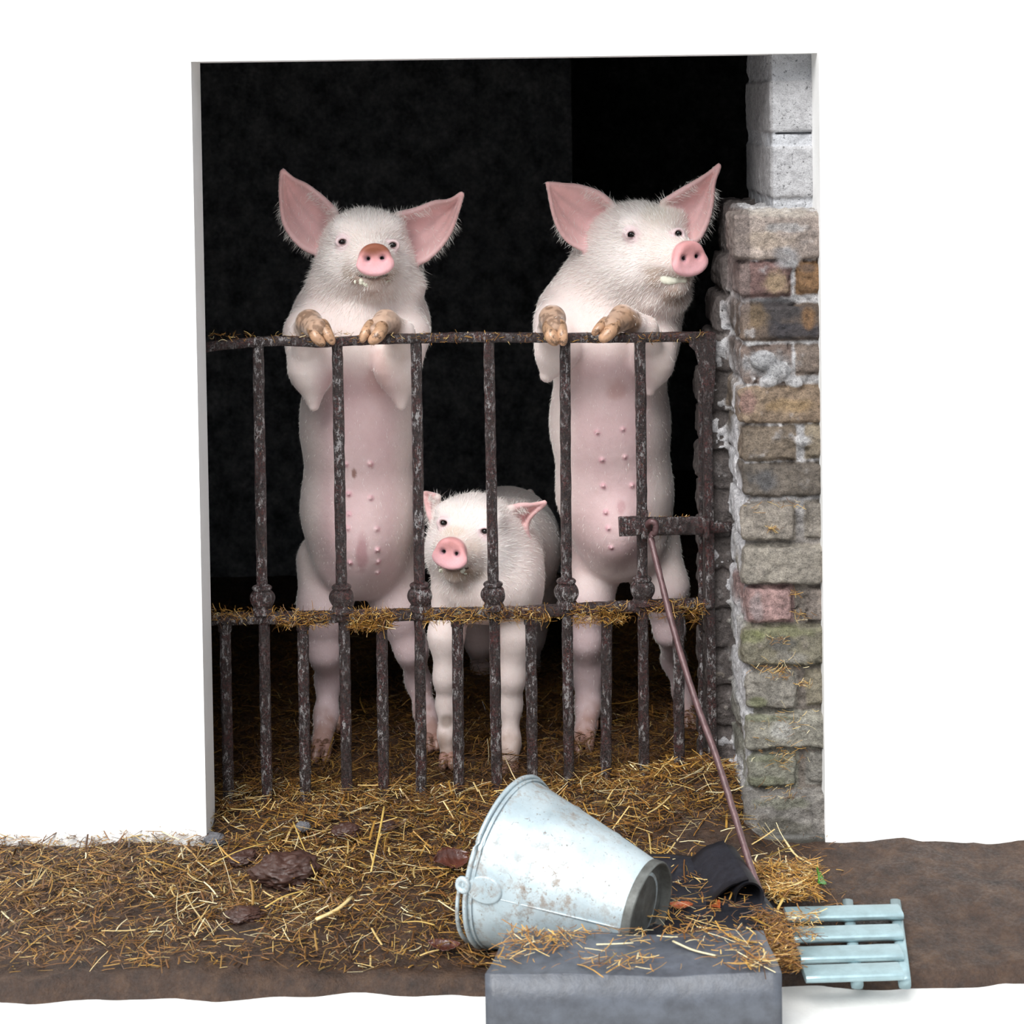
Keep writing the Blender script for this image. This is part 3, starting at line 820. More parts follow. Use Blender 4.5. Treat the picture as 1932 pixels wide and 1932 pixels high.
# ------------------------------------------------------------------ bucket
def bucket():
    A0 = W(1215, 1719, 2.965)                          # centre of the base
    ax = np.array((-0.858, 0.485, 0.125)); ax /= np.linalg.norm(ax)
    R0, R1, L = 0.080, 0.144, 0.258
    up = np.array((0, 0, 1.0)); e2 = up-ax*(up@ax); e2 /= np.linalg.norm(e2); e1 = np.cross(ax, e2)
    n = 96
    root = empty('zinc_bucket', tuple(A0+np.array((0, 0, -R0))), 'dented pale galvanised bucket lying on its side on the straw', 'bucket')
    def lathe(prof, name, mat=ZINC, dent=True):
        V = []; F = []
        for (t, r) in prof:
            for j in range(n):
                th = 2*math.pi*j/n
                rr = r
                if dent:
                    rr *= 1+0.010*math.sin(th*2+t*9)+0.006*math.sin(th*5+1+t*20)
                V.append(A0+ax*t+(e1*math.cos(th)+e2*math.sin(th))*rr)
        for i in range(len(prof)-1):
            for j in range(n):
                k = (j+1) % n; F.append((i*n+j, i*n+k, (i+1)*n+k, (i+1)*n+j))
        o = link(name, me_from(name, V, F), mat); adopt(o, root); return o
    def Rr(t): return R0+(R1-R0)*(t/L)
    prof = []
    for i in range(60):
        t = 0.0+L*i/59
        b = 0.0
        for c in (0.33, 0.66): b += 0.0016*math.exp(-((t/L-c)/0.012)**2)
        prof.append((t, Rr(t)+b))
    for i in range(30):
        t = L*(1-i/29)*0.985+0.004
        prof.append((t, Rr(t)-0.0016))
    prof.append((0.006, 0.001))
    lathe(prof, 'body')
    # chime and recessed bottom
    lathe([(0.004, R0+0.0025), (-0.010, R0+0.003), (-0.0125, R0+0.001), (-0.011, R0-0.002), (0.002, R0-0.003), (0.004, R0-0.010), (0.001, R0-0.014), (0.005, R0-0.020), (0.003, R0*0.45), (0.003, 0.0005)], 'base', mat_simple('dull_zinc', (0.125, 0.132, 0.125), 0.55, 40, 0.4, 0.9, 0.3))
    # rolled rim
    mb = MB()
    for (dt, rr) in ((0.0, 0.0044), (-0.010, 0.0020)):
        pts = [tuple(A0+ax*(L+dt)+(e1*math.cos(2*math.pi*j/n)+e2*math.sin(2*math.pi*j/n))*(Rr(L+dt)*(1+0.010*math.sin(4*math.pi*j/n+(L)*9))+0.002)) for j in range(n+1)]
        mb.tube(pts, rr, n=8, cap=False)
    mb.build('rim', ZINC, root)
    # lap seam
    mb = MB(); th = math.radians(-152)
    # ear and handle, at the side facing the viewer
    best = None
    for d in range(0, 360, 2):
        th = math.radians(d); p = A0+ax*(L)+(e1*math.cos(th)+e2*math.sin(th))*R1
        x, y = PR(p); s = (x-872)**2+(y-1668)**2
        if best is None or s < best[0]: best = (s, th)
    th = best[1]
    rd = e1*math.cos(th)+e2*math.sin(th); tg = -e1*math.sin(th)+e2*math.cos(th)
    def side(t, a, lift):
        r_ = Rr(t)+lift; q = th+a/r_
        return A0+ax*t+(e1*math.cos(q)+e2*math.sin(q))*r_
    # oval lug plate
    V = [side(L-0.030, 0, 0.0052)]
    for rr, lf in ((0.5, 0.0052), (0.85, 0.0050), (0.97, 0.0044), (1.02, -0.002)):
        for j in range(32):
            a = 2*math.pi*j/32
            V.append(side(L-0.030+0.030*rr*math.cos(a), 0.0235*rr*math.sin(a), lf))
    me = bpy.data.meshes.new('lug')
    FF = [(0, 1+j, 1+(j+1) % 32) for j in range(32)]
    for i in range(3): FF += [(1+i*32+j, 1+(i+1)*32+j, 1+(i+1)*32+(j+1) % 32, 1+i*32+(j+1) % 32) for j in range(32)]
    FF[:32] = [f[::-1] for f in FF[:32]]
    me.from_pydata([tuple(v) for v in V], [], FF)
    bm = bmesh.new(); bm.from_mesh(me); bmesh.ops.recalc_face_normals(bm, faces=bm.faces); bm.to_mesh(me); bm.free()
    for p_ in me.polygons: p_.use_smooth = True
    lg = link('handle_lug', me, ZINC); adopt(lg, root)
    # eye of the lug
    c0 = A0+ax*(L+0.006)+rd*(R1+0.003)
    pts = [tuple(c0+(tg*math.cos(a)+ax*math.sin(a))*0.0095+rd*0.002) for a in np.linspace(0, 2*math.pi, 25)]
    eb = MB().tube(pts, 0.0050, n=10, cap=False).build('handle_eye', ZINC, None); eb.parent = lg
    eb.matrix_parent_inverse = Matrix.Identity(4)
    # lap seam from the rim down to the base
    sb = None
    for d in range(0, 360, 1):
        q = math.radians(d); p = A0+(e1*math.cos(q)+e2*math.sin(q))*R0
        x, y = PR(p); sc_ = (x-1166)**2+(y-1752)**2
        if sb is None or sc_ < sb[0]: sb = (sc_, q)
    sp_ = []
    for i in range(22):
        t = 0.004+(L-0.012)*i/21
        sp_.append(A0+ax*t+(e1*math.cos(sb[1])+e2*math.sin(sb[1]))*(Rr(t)+0.0008))
    MB().tube([tuple(q) for q in sp_], 0.0017, n=6).build('seam', ZINC, root)
    # wire handle hanging round the open mouth
    hp = []
    th2 = th+math.pi
    end = A0+ax*(L+0.004)+(e1*math.cos(th2)+e2*math.sin(th2))*(R1+0.009)
    start = c0
    mid = (start+end)/2
    down = np.cross(ax, rd); 
    if down[2] > 0: down = -down
    for a in np.linspace(0, math.pi, 34):
        hp.append(mid+(start-mid)*math.cos(a)+down*math.sin(a)*(R1*0.99)+ax*0.010*math.sin(a)+ax*0.006)
    hook_ = [start+rd*0.012+ax*0.004, start+rd*0.008+ax*0.012, start-rd*0.006+ax*0.014]
    MB().tube([tuple(start+tg*0.010+ax*0.001)]+[tuple(start-tg*0.010+rd*0.002)]+[tuple(q) for q in hp], 0.0036, n=8).build('handle', ZINC, root)
    return root
bucket()

# ------------------------------------------------------------------ pigs
def head_basis(yaw, pitch, roll):
    y, p, r = map(math.radians, (yaw, pitch, roll))
    Ey = np.array((math.sin(y), -math.cos(y), 0.0)); Ex = np.array((math.cos(y), math.sin(y), 0.0)); Ez = np.array((0, 0, 1.0))
    Ey, Ez = Ey*math.cos(p)+Ez*math.sin(p), Ez*math.cos(p)-Ey*math.sin(p)
    Ex, Ez = Ex*math.cos(r)-Ez*math.sin(r), Ez*math.cos(r)+Ex*math.sin(r)
    return Ex, Ey, Ez

def ear_points(edgeA, edgeB, D0, D1, cup, curl=0.0, nu=64, nv=52):
    """sheet between two outline edges (px), root to tip; D = depth at root, tip; cup = hollow depth"""
    A = catmull([(x, y, 0) for x, y in edgeA], nu); B = catmull([(x, y, 0) for x, y in edgeB], nu)
    pts = []; rad = []; uv = []
    for i in range(nu):
        u = i/(nu-1)
        for j in range(nv):
            v = j/(nv-1)
            x, y = A[i, :2]*(1-v)+B[i, :2]*v
            hol = (1-(2*v-1)**2)
            D = D0*(1-u)+D1*u+cup*hol*math.sin(math.pi*min(1, 0.15+u*0.85))**0.7*(1-0.4*u)+curl*v*(1-u)
            pts.append(W(x, y, D)); rad.append(0.0044+0.0035*(1-u)**2); uv.append((u, v))
    return np.array(pts), np.array(rad), np.array(uv)

def build_pig(name, label, lo, hi, base, body_fn, head, ears, paint_fn, claws, seed, hairs=26000):
    v = Vol(lo, hi, H_PIG)
    body_fn(v)
    O, (yaw, pitch, roll), S = head['o'], head['rot'], head['s']
    Ex, Ey, Ez = head_basis(yaw, pitch, roll)
    def H(x, y, z): return O+(Ex*x+Ey*y+Ez*z)*S
    RM = np.array([Ex, Ey, Ez])
    def hell(c, r, k=0.02, mode='add'): v.ell(H(*c), np.array(r)*S, k, RM, mode)
    def hcone(a, ra, b, rb, k=0.02, mode='add'): v.cone(H(*a), ra*S, H(*b), rb*S, k, 1.0, mode)
    hw = head.get('wide', 1.0)
    hell((0, -0.045, 0.0), (0.088*hw, 0.090, 0.072), 0.03)
    hell((0, 0.0, 0.010), (0.070*hw, 0.072, 0.058), 0.03)
    for s in (-1, 1):
        hell((s*0.048*hw, -0.035, -0.052), (0.056*hw, 0.085, 0.066), 0.035)
        hell((s*0.043*hw, 0.015, -0.040), (0.040, 0.060, 0.050), 0.03)
        hell((s*0.048*hw, 0.034, 0.038), (0.024, 0.022, 0.018), 0.035)
    hcone((0, 0.015, -0.008), 0.058, (0, 0.118, -0.025), 0.034, 0.03)
    hell((0, 0.075, -0.030), (0.050, 0.060, 0.034), 0.025)
    # jaw
    hcone((0, 0.0, -0.080), 0.050, (0, 0.098, -0.074), 0.024, 0.022)
    for s in (-1, 1):                                   # lip corners
        hell((s*0.030, 0.055, -0.060), (0.020, 0.045, 0.022), 0.015)
    # mouth line
    for i in range(17):
        a = -1+2*i/16
        y = 0.126-0.078*abs(a)**2.0; z = -0.0630+0.014*abs(a)**1.6
        hell((0.044*a, y, z), (0.006, 0.009, 0.0020), 0.005, 'sub')
    # snout disc
    hcone((0, 0.110, -0.026), 0.033, (0, 0.140, -0.026), 0.029, 0.010)
    hell((0, 0.150, -0.034), (0.0392, 0.012, 0.0245), 0.006)
    hell((0, 0.149, -0.013), (0.0290, 0.012, 0.0195), 0.012)
    hell((0, 0.228, -0.026), (0.13, 0.072, 0.13), 0.0035, 'sub')
    hell((0, 0.1590, -0.030), (0.027, 0.0040, 0.019), 0.004, 'sub')
    for s in (-1, 1):
        hell((s*0.0155, 0.159, -0.023), (0.0080, 0.0085, 0.0075), 0.005, 'sub')
        hcone((s*0.0150, 0.175, -0.023), 0.0040, (s*0.012, 0.130, -0.022), 0.0034, 0.002, 'sub')
    # eye sockets
    eyes = []
    for s, (ex, ey) in zip((-1, 1), head['eyes']):
        if ex is None: continue
        p = v.hit(ex, ey)
        if p is None: continue
        nrm = -ray(ex, ey); nrm /= np.linalg.norm(nrm)
        c = p-nrm*0.004
        v.ell(c+Ez*0.0, (0.016, 0.010, 0.013), 0.008)
        v.ell(c+nrm*0.010, (0.0105, 0.010, 0.0070), 0.003, None, 'sub')
        eyes.append((c, nrm))
        for i in range(13):                             # lids
            a = math.pi*i/12
            q = c+nrm*0.0075+Ex*0.0115*math.cos(a)+Ez*(0.0072*math.sin(a)+0.0018)
            v.ell(q, (0.0030, 0.0035, 0.0024), 0.003)
            q = c+nrm*0.0065+Ex*0.0115*math.cos(a)-Ez*(0.0066*math.sin(a))
            v.ell(q, (0.0024, 0.003, 0.0018), 0.003)
    # ears
    epts = []
    for e in ears:
        pts, rad, uv = ear_points(*e)
        v.cloud(pts, rad, 0.010)
        epts.append((pts, uv))
    # teats
    for (tx, ty, r) in head['teats']:
        p = v.hit(tx, ty)
        if p is None: continue
        nrm = np.array((0, -1, 0.1))
        v.cone(p-nrm*0.002, M(r*0.85, 3.8), p+nrm*0.0075, M(r*0.50, 3.8), 0.005)
        head.setdefault('tp', []).append(p)
    # pits left where the claws go
    V, Q = v.mesh(1)
    N = vnormals(V, Q)
    # ---------- colour of the hide
    n1 = fbm(V, 14, 3, seed)[:, None]; n2 = fbm(V, 45, 3, seed+5)[:, None]
    c = np.array((0.85, 0.735, 0.70))*(1+0.05*n1)
    px, py = PR(V)
    loc = (V-O)@RM.T/S
    def mixc(w, col):
        nonlocal c
        w = np.clip(w, 0, 1)[:, None]; c = c*(1-w)+np.array(col)*w
    # whiter brow, cheeks
    mixc(sstep(-0.12, 0.02, loc[:, 1])*sstep(0.15, 0.10, np.linalg.norm(loc, axis=1))*0.7, (0.89, 0.84, 0.815))
    paint_fn(V, N, px, py, n1[:, 0], n2[:, 0], mixc, loc)
    # muzzle: warm, stained round the mouth
    mz = sstep(0.035, 0.09, loc[:, 1])*sstep(0.07, 0.05, np.abs(loc[:, 0]))
    mixc(mz*0.35*(0.7+0.6*n2[:, 0]), (0.72, 0.55, 0.46))
    mouth = np.exp(-((loc[:, 2]+0.066)/0.018)**2)*sstep(0.06, 0.09, loc[:, 1])*(loc[:, 1] < 0.135)
    mixc(mouth*0.75*(0.75+0.7*n2[:, 0]), (0.30, 0.19, 0.12))
    # snout
    d = np.sqrt((loc[:, 0]/1.05)**2+(loc[:, 2]+0.029)**2)
    sn = sstep(0.134, 0.141, loc[:, 1]+0.002*n2[:, 0])*sstep(0.045, 0.041, d)
    mixc(sn, (0.80, 0.40, 0.41))
    mixc(sn*sstep(0.004, -0.02, loc[:, 2]+0.022)*0.45, (0.86, 0.55, 0.60))
    ms = head.get('mud', 0.9)
    mixc(sn*sstep(-0.026, -0.004, loc[:, 2]+0.3*np.abs(loc[:, 0])*0+0.006*n2[:, 0])*ms*sstep(-0.6, 0.3, n2[:, 0]+ms*0.5), (0.27, 0.09, 0.05))
    for s in (-1, 1):
        r_ = np.sqrt((loc[:, 0]-s*0.0152)**2+(loc[:, 2]+0.023)**2)
        mixc(sn*sstep(0.0095, 0.004, r_)*0.7, (0.25, 0.13, 0.17))
        mixc(sstep(0.0060, 0.0040, r_)*(loc[:, 1] < 0.1505)*(loc[:, 1] > 0.11)*sstep(0.125, 0.135, loc[:, 1]), (0.012, 0.007, 0.01))
    for (cc, nn) in eyes:
        r_ = np.linalg.norm(V-cc-nn*0.006, axis=1)
        mixc(sstep(0.026, 0.012, r_)*0.65, (0.84, 0.62, 0.66))
        mixc(sstep(0.0115, 0.0075, r_)*0.8, (0.16, 0.075, 0.075))
    # ears: pink inside
    foot_w = np.zeros(len(V))
    for (x, y, r) in head['hoofs']:
        foot_w = np.maximum(foot_w, sstep(1.2, 0.9, np.sqrt((px-x)**2+(py-y)**2)/r)*(V[:, 1] < 0.10))
    isear = np.zeros(len(V))
    for pts, uv in epts:
        m = ((V > pts.min(0)-0.02) & (V < pts.max(0)+0.02)).all(1)
        ids = np.where(m)[0]
        P2 = pts[::3]; UV2 = uv[::3]
        for s in range(0, len(ids), 4000):
            q = ids[s:s+4000]
            dd = np.linalg.norm(V[q][:, None]-P2[None], axis=2); k = dd.argmin(1); dm = dd.min(1)
            uu, vv = UV2[k, 0], UV2[k, 1]
            near = sstep(0.017, 0.009, dm)
            inner = sstep(0.25, -0.25, N[q][:, 1])*near*sstep(0.0, 0.10, uu)
            edge = np.minimum(vv, 1-vv)
            col = np.array((0.84, 0.50, 0.49))*(1+0.13*n2[q]+0.1*n1[q])
            dk = np.exp(-((uu-0.08)/0.12)**2)*np.exp(-((vv-0.5)/0.30)**2)
            col = col*(1-0.45*dk[:, None])+0*col
            rib = np.abs(np.sin(vv*9+uu*2.5))**6
            col = col*(1-0.15*rib[:, None])
            pale = (sstep(0.75, 0.35, uu)*0.35)[:, None]
            col = col*(1-pale)+np.array((0.92, 0.68, 0.69))*pale
            w = np.clip(inner*0.95, 0, 1)[:, None]
            c[q] = c[q]*(1-w)+col*w
            back = (near*(1-inner)*0.35)[:, None]
            c[q] = c[q]*(1-back)+np.array((0.80, 0.60, 0.56))*back
            isear[q] = np.maximum(isear[q], inner)
    for p in head.get('tp', []):
        mixc(sstep(0.010, 0.004, np.linalg.norm(V-p, axis=1))*0.7, (0.72, 0.38, 0.44))
    c = np.clip(c, 0.01, 0.95)
    root = empty(name, tuple(base), label, 'pig', 'young pigs behind the gate')
    body = link('body', me_from('body', V, Q, c), SKIN); adopt(body, root)
    # ---------- eyes
    for (cc, nn) in eyes:
        bm = bmesh.new(); bmesh.ops.create_uvsphere(bm, u_segments=20, v_segments=12, radius=0.0092*S)
        me = bpy.data.meshes.new('eye'); bm.to_mesh(me); bm.free()
        for p_ in me.polygons: p_.use_smooth = True
        e = link('eye', me, EYE, root); e.location = Vector(cc-nn*0.0010)-Vector(base)
        e.parent = root
    # ---------- claws
    for (pts, r0, r1, colr) in claws:
        mbp = catmull(pts, 10)
        lo_ = mbp.min(0)-r0*2.2; hi_ = mbp.max(0)+r0*2.2
        w = Vol(lo_, hi_, 0.0014 if not QUICK else 0.003)
        for i in range(9):
            t0, t1 = i/9, (i+1)/9
            ra = r0+(r1-r0)*t0**1.6; rb = r0+(r1-r0)*t1**1.6
            w.cone(mbp[i], ra, mbp[i+1], rb, 0.004, 1.15)
        cv, cq = w.mesh(2)
        tt = np.clip(((cv-mbp[0])@(mbp[-1]-mbp[0]))/np.sum((mbp[-1]-mbp[0])**2), 0, 1)
        nn = fbm(cv, 80, 3, seed+3)
        cc = np.array(colr[0])[None]*(1-sstep(0.35, 0.75, tt+0.12*nn)[:, None])+np.array(colr[1])[None]*sstep(0.35, 0.75, tt+0.12*nn)[:, None]
        cc = cc*(1+0.35*nn[:, None])
        o = link('hoof', me_from('hoof', cv, cq, np.clip(cc, 0.01, 1)), HORN); adopt(o, root)
    # ---------- bristles
    if hairs:
        rg = np.random.default_rng(seed)
        T = V[Q]; area = np.linalg.norm(np.cross(T[:, 2]-T[:, 0], T[:, 3]-T[:, 1]), axis=1)
        facing = N[Q[:, 0], 1] < 0.35
        lower = sstep(0.2, 0.6, T[:, 0, 2])
        wgt = area*facing*(1-0.93*isear[Q[:, 0]])
        sn_f = ((sn[Q[:, 0]] > 0.3))
        hd0 = sstep(0.20, 0.12, np.linalg.norm((T[:, 0]-O)@RM.T/S, axis=1))
        wgt = wgt*(1-0.93*sstep(0.1, -0.35, N[Q[:, 0], 1])*(1-hd0)*(V[Q[:, 0], 2] < 1.02))
        for (cc, nn) in eyes: wgt = wgt*(np.linalg.norm(T[:, 0]-cc-nn*0.004, axis=1) > 0.015)
        wgt = wgt*(~sn_f)*np.where(foot_w[Q[:, 0]] > 0.3, 0.06, 1)
        fi = rg.choice(len(Q), hairs, p=wgt/wgt.sum())
        a, b = rg.random((2, hairs, 1))
        Pp = T[fi, 0]*(1-a)*(1-b)+T[fi, 1]*a*(1-b)+T[fi, 2]*a*b+T[fi, 3]*(1-a)*b
        Nn = N[Q[fi, 0]]
        L3 = (Pp-O)@RM.T/S
        hd = sstep(0.20, 0.12, np.linalg.norm(L3, axis=1))[:, None]
        # hair lies back from the snout on the head and downwards on the trunk
        out = (Pp-H(0, 0.14, -0.02)); out /= np.linalg.norm(out, axis=1)[:, None]
        flow = out*hd+np.array((0, 0.25, -1.0))*(1-hd)
        flow = flow-Nn*(flow*Nn).sum(1)[:, None]
        flow /= np.linalg.norm(flow, axis=1)[:, None]+1e-6
        flow += rg.normal(0, 0.22, flow.shape)
        ln = (0.0045+0.0035*rg.random((hairs, 1)))*(1+0.9*hd*(1-0.75*sstep(0.03, 0.10, L3[:, 1:2])))
        ln = np.where(rg.random((hairs, 1)) < 0.04, ln*1.9, ln)
        P0 = Pp-Nn*0.0005; P1 = Pp+(flow*0.75+Nn*(0.14+0.2*hd))*ln*0.5; P2 = Pp+(flow*1.0+Nn*(0.16+0.22*hd))*ln
        # fringe of long hair under the ears
        fr = []
        for (pts, uv), e in zip(epts, ears):
            side_ = head['fringe'][len(fr)] if len(head['fringe']) > len(fr) else 1
            m = ((uv[:, 1] > 0.9) if side_ else (uv[:, 1] < 0.1)) & (uv[:, 0] < 0.75)
            src = pts[m]
            if len(src) == 0: fr.append(0); continue
            k = 330
            s0 = src[rg.integers(0, len(src), k)]+rg.normal(0, 0.002, (k, 3))
            dr = s0-src.mean(0)*0.0-O; dr = dr/np.linalg.norm(dr, axis=1)[:, None]
            dr = dr*0.45+np.array((0, 0.1, -0.8))+rg.normal(0, 0.22, (k, 3)); dr /= np.linalg.norm(dr, axis=1)[:, None]
            l_ = 0.010+0.016*rg.random((k, 1))
            P0 = np.vstack([P0, s0]); P1 = np.vstack([P1, s0+dr*l_*0.5+np.array((0, 0, 0.001))]); P2 = np.vstack([P2, s0+dr*l_+rg.normal(0, .0015, (k, 3))])
            fr.append(1)
            m = ((uv[:, 1] < 0.12) if side_ else (uv[:, 1] > 0.88)) & (uv[:, 0] < 0.42)
            src = pts[m]; k = 220; mid_ = pts.mean(0)
            s0 = src[rg.integers(0, len(src), k)]+rg.normal(0, 0.003, (k, 3))+np.array((0, -0.003, 0))
            dr = (mid_-s0)/np.linalg.norm(mid_-s0, axis=1)[:, None]*0.8+np.array((0, -0.45, 0.1))+rg.normal(0, 0.25, (k, 3)); dr /= np.linalg.norm(dr, axis=1)[:, None]
            l_ = 0.008+0.012*rg.random((k, 1))
            P0 = np.vstack([P0, s0]); P1 = np.vstack([P1, s0+dr*l_*0.5+np.array((0, -0.001, 0))]); P2 = np.vstack([P2, s0+dr*l_])
        k = len(P0)
        view = P0-CAM; view /= np.linalg.norm(view, axis=1)[:, None]
        t = P2-P0; t /= np.linalg.norm(t, axis=1)[:, None]+1e-9
        sd = np.cross(t, view); sd /= np.linalg.norm(sd, axis=1)[:, None]+1e-9
        sd2 = rg.normal(0, 1, sd.shape); sd2 = np.cross(t, sd2); sd2 /= np.linalg.norm(sd2, axis=1)[:, None]+1e-9
        wd = 0.00030
        VV = np.stack([P0-sd2*wd, P0+sd2*wd, P1+sd2*wd*0.8, P1-sd2*wd*0.8, P2], 1).reshape(-1, 3)
        i0 = np.arange(k)*5
        tri = np.concatenate([np.stack([i0, i0+1, i0+2], 1), np.stack([i0, i0+2, i0+3], 1), np.stack([i0+3, i0+2, i0+4], 1)])
        ho = link('hair', me_from('hair', VV, tri), HAIRM); adopt(ho, root)
    return root, H, v

def PT(px, py, D): return np.array(W(px, py, D))
TAN = (0.38, 0.235, 0.145); NAIL = (0.50, 0.30, 0.185); PINKHOOF = (0.34, 0.20, 0.165)

# --- the pig on the left
def body1(v):
    v.ell(PT(679, 612, 3.85), (M(131, 3.85), 0.125, M(108, 3.85)), 0.03)
    v.cone(PT(688, 520, 3.86), M(88, 3.85), PT(680, 610, 3.86), M(112, 3.85), 0.04, 1.05)
    v.cone(PT(678, 640, 3.87), M(108, 3.87), PT(675, 800, 3.90), M(99, 3.9), 0.05, 1.05)
    v.cone(PT(675, 800, 3.90), M(99, 3.9), PT(677, 960, 3.92), M(101, 3.9), 0.05, 1.05)
    v.cone(PT(677, 960, 3.92), M(101, 3.9), PT(680, 1040, 3.92), M(92, 3.9), 0.05, 1.05)
    v.ell(PT(686, 1005, 3.86), (M(66, 3.9), 0.098, M(92, 3.9)), 0.03)
    # haunches and hind legs
    for s, pts in ((-1, [(620, 1060, 3.98, 62), (611, 1150, 3.93, 46), (613, 1230, 3.93, 27), (620, 1285, 3.98, 21), (616, 1350, 3.95, 19), (608, 1398, 3.90, 20)]),
                   (1, [(735, 1060, 3.98, 62), (752, 1150, 3.93, 44), (776, 1225, 3.93, 27), (789, 1285, 3.98, 20), (803, 1345, 3.95, 18), (814, 1385, 3.90, 20)])):
        for a, b in zip(pts[:-1], pts[1:]):
            v.cone(PT(*a[:3]), M(a[3], 3.95), PT(*b[:3]), M(b[3], 3.95), 0.03, 1.0)
    # shoulders, arms, fore legs folded up over the rail
    v.cone(PT(588, 630, 3.77), M(54, 3.8), PT(588, 700, 3.72), M(42, 3.75), 0.022)
    v.cone(PT(588, 700, 3.72), M(43, 3.75), PT(592, 765, 3.72), M(11, 3.74), 0.012)
    v.cone(PT(762, 630, 3.77), M(50, 3.8), PT(750, 700, 3.72), M(41, 3.75), 0.022)
    v.cone(PT(750, 700, 3.72), M(42, 3.75), PT(757, 764, 3.72), M(10, 3.74), 0.012)
    v.cone(PT(585, 690, 3.725), M(33, 3.7), PT(572, 630, 3.665), M(25, 3.66), 0.014)
    v.cone(PT(572, 630, 3.665), M(24, 3.66), PT(583, 609, 3.63), M(25, 3.6), 0.010)
    v.cone(PT(583, 609, 3.63), M(24, 3.6), PT(600, 622, 3.565), M(20, 3.58), 0.008)
    v.cone(PT(750, 690, 3.725), M(33, 3.7), PT(758, 628, 3.665), M(25, 3.66), 0.014)
    v.cone(PT(758, 628, 3.665), M(22, 3.66), PT(728, 609, 3.62), M(25, 3.6), 0.010)
    v.cone(PT(728, 609, 3.62), M(24, 3.6), PT(708, 622, 3.57), M(20, 3.58), 0.008)
    # jowl folds
    v.ell(PT(640, 540, 3.80), (0.065, 0.05, 0.04), 0.03); v.ell(PT(745, 540, 3.80), (0.065, 0.05, 0.045), 0.03)
    # navel ridge
    v.cone(PT(682, 1015, 3.80), 0.003, PT(684, 1050, 3.80), 0.004, 0.01)
def belly_paint(cx, w, y0, y1, hoofs, dark, muds):
    def f(V, N, px, py, n1, n2, mixc, loc):
        b = sstep(w*1.05, w*0.55, np.abs(px-cx(py)))*sstep(y0-30, y0+40, py)*sstep(y1+60, y1-20, py)*sstep(0.2, -0.3, N[:, 1])
        mixc(b*0.85*(0.9+0.3*n1), (0.66, 0.45, 0.465))
        lg = sstep(1040, 1180, py)*(V[:, 1] > 0.15)
        mixc(lg*0.75, (0.54, 0.40, 0.425))  # purplish hind leg skin, darkened further to stand in for low shade
        mixc(sstep(1300, 1390, py+60*n2)*0.85, (0.34, 0.20, 0.16))
        for (x, y, rx, ry, col, amt) in muds:
            d = np.sqrt(((px-x)/rx)**2+((py-y)/ry)**2)+0.35*n2
            mixc(sstep(1.1, 0.5, d)*amt*(N[:, 1] < 0.3), col)
        for (x, y, r) in hoofs:
            d = np.sqrt((px-x)**2+(py-y)**2)/r+0.2*n2
            mixc(sstep(1.25, 0.80, d+0.25*n1)*(V[:, 1] < 0.10)*0.9, np.array(TAN)*1.0)
            mixc(sstep(1.2, 0.8, d)*(V[:, 1] < 0.10)*sstep(-0.10, 0.22, fbm(V, 120, 2, 66)+0.5*n2)*0.75, np.array((0.15, 0.085, 0.05)))
    return f
def claw(a, b, c, r0=11, r1=6.5, col=(TAN, NAIL), k=3.56):
    return ([PT(*a), PT(*b), PT(*c)], M(r0, k), M(r1, k), col)
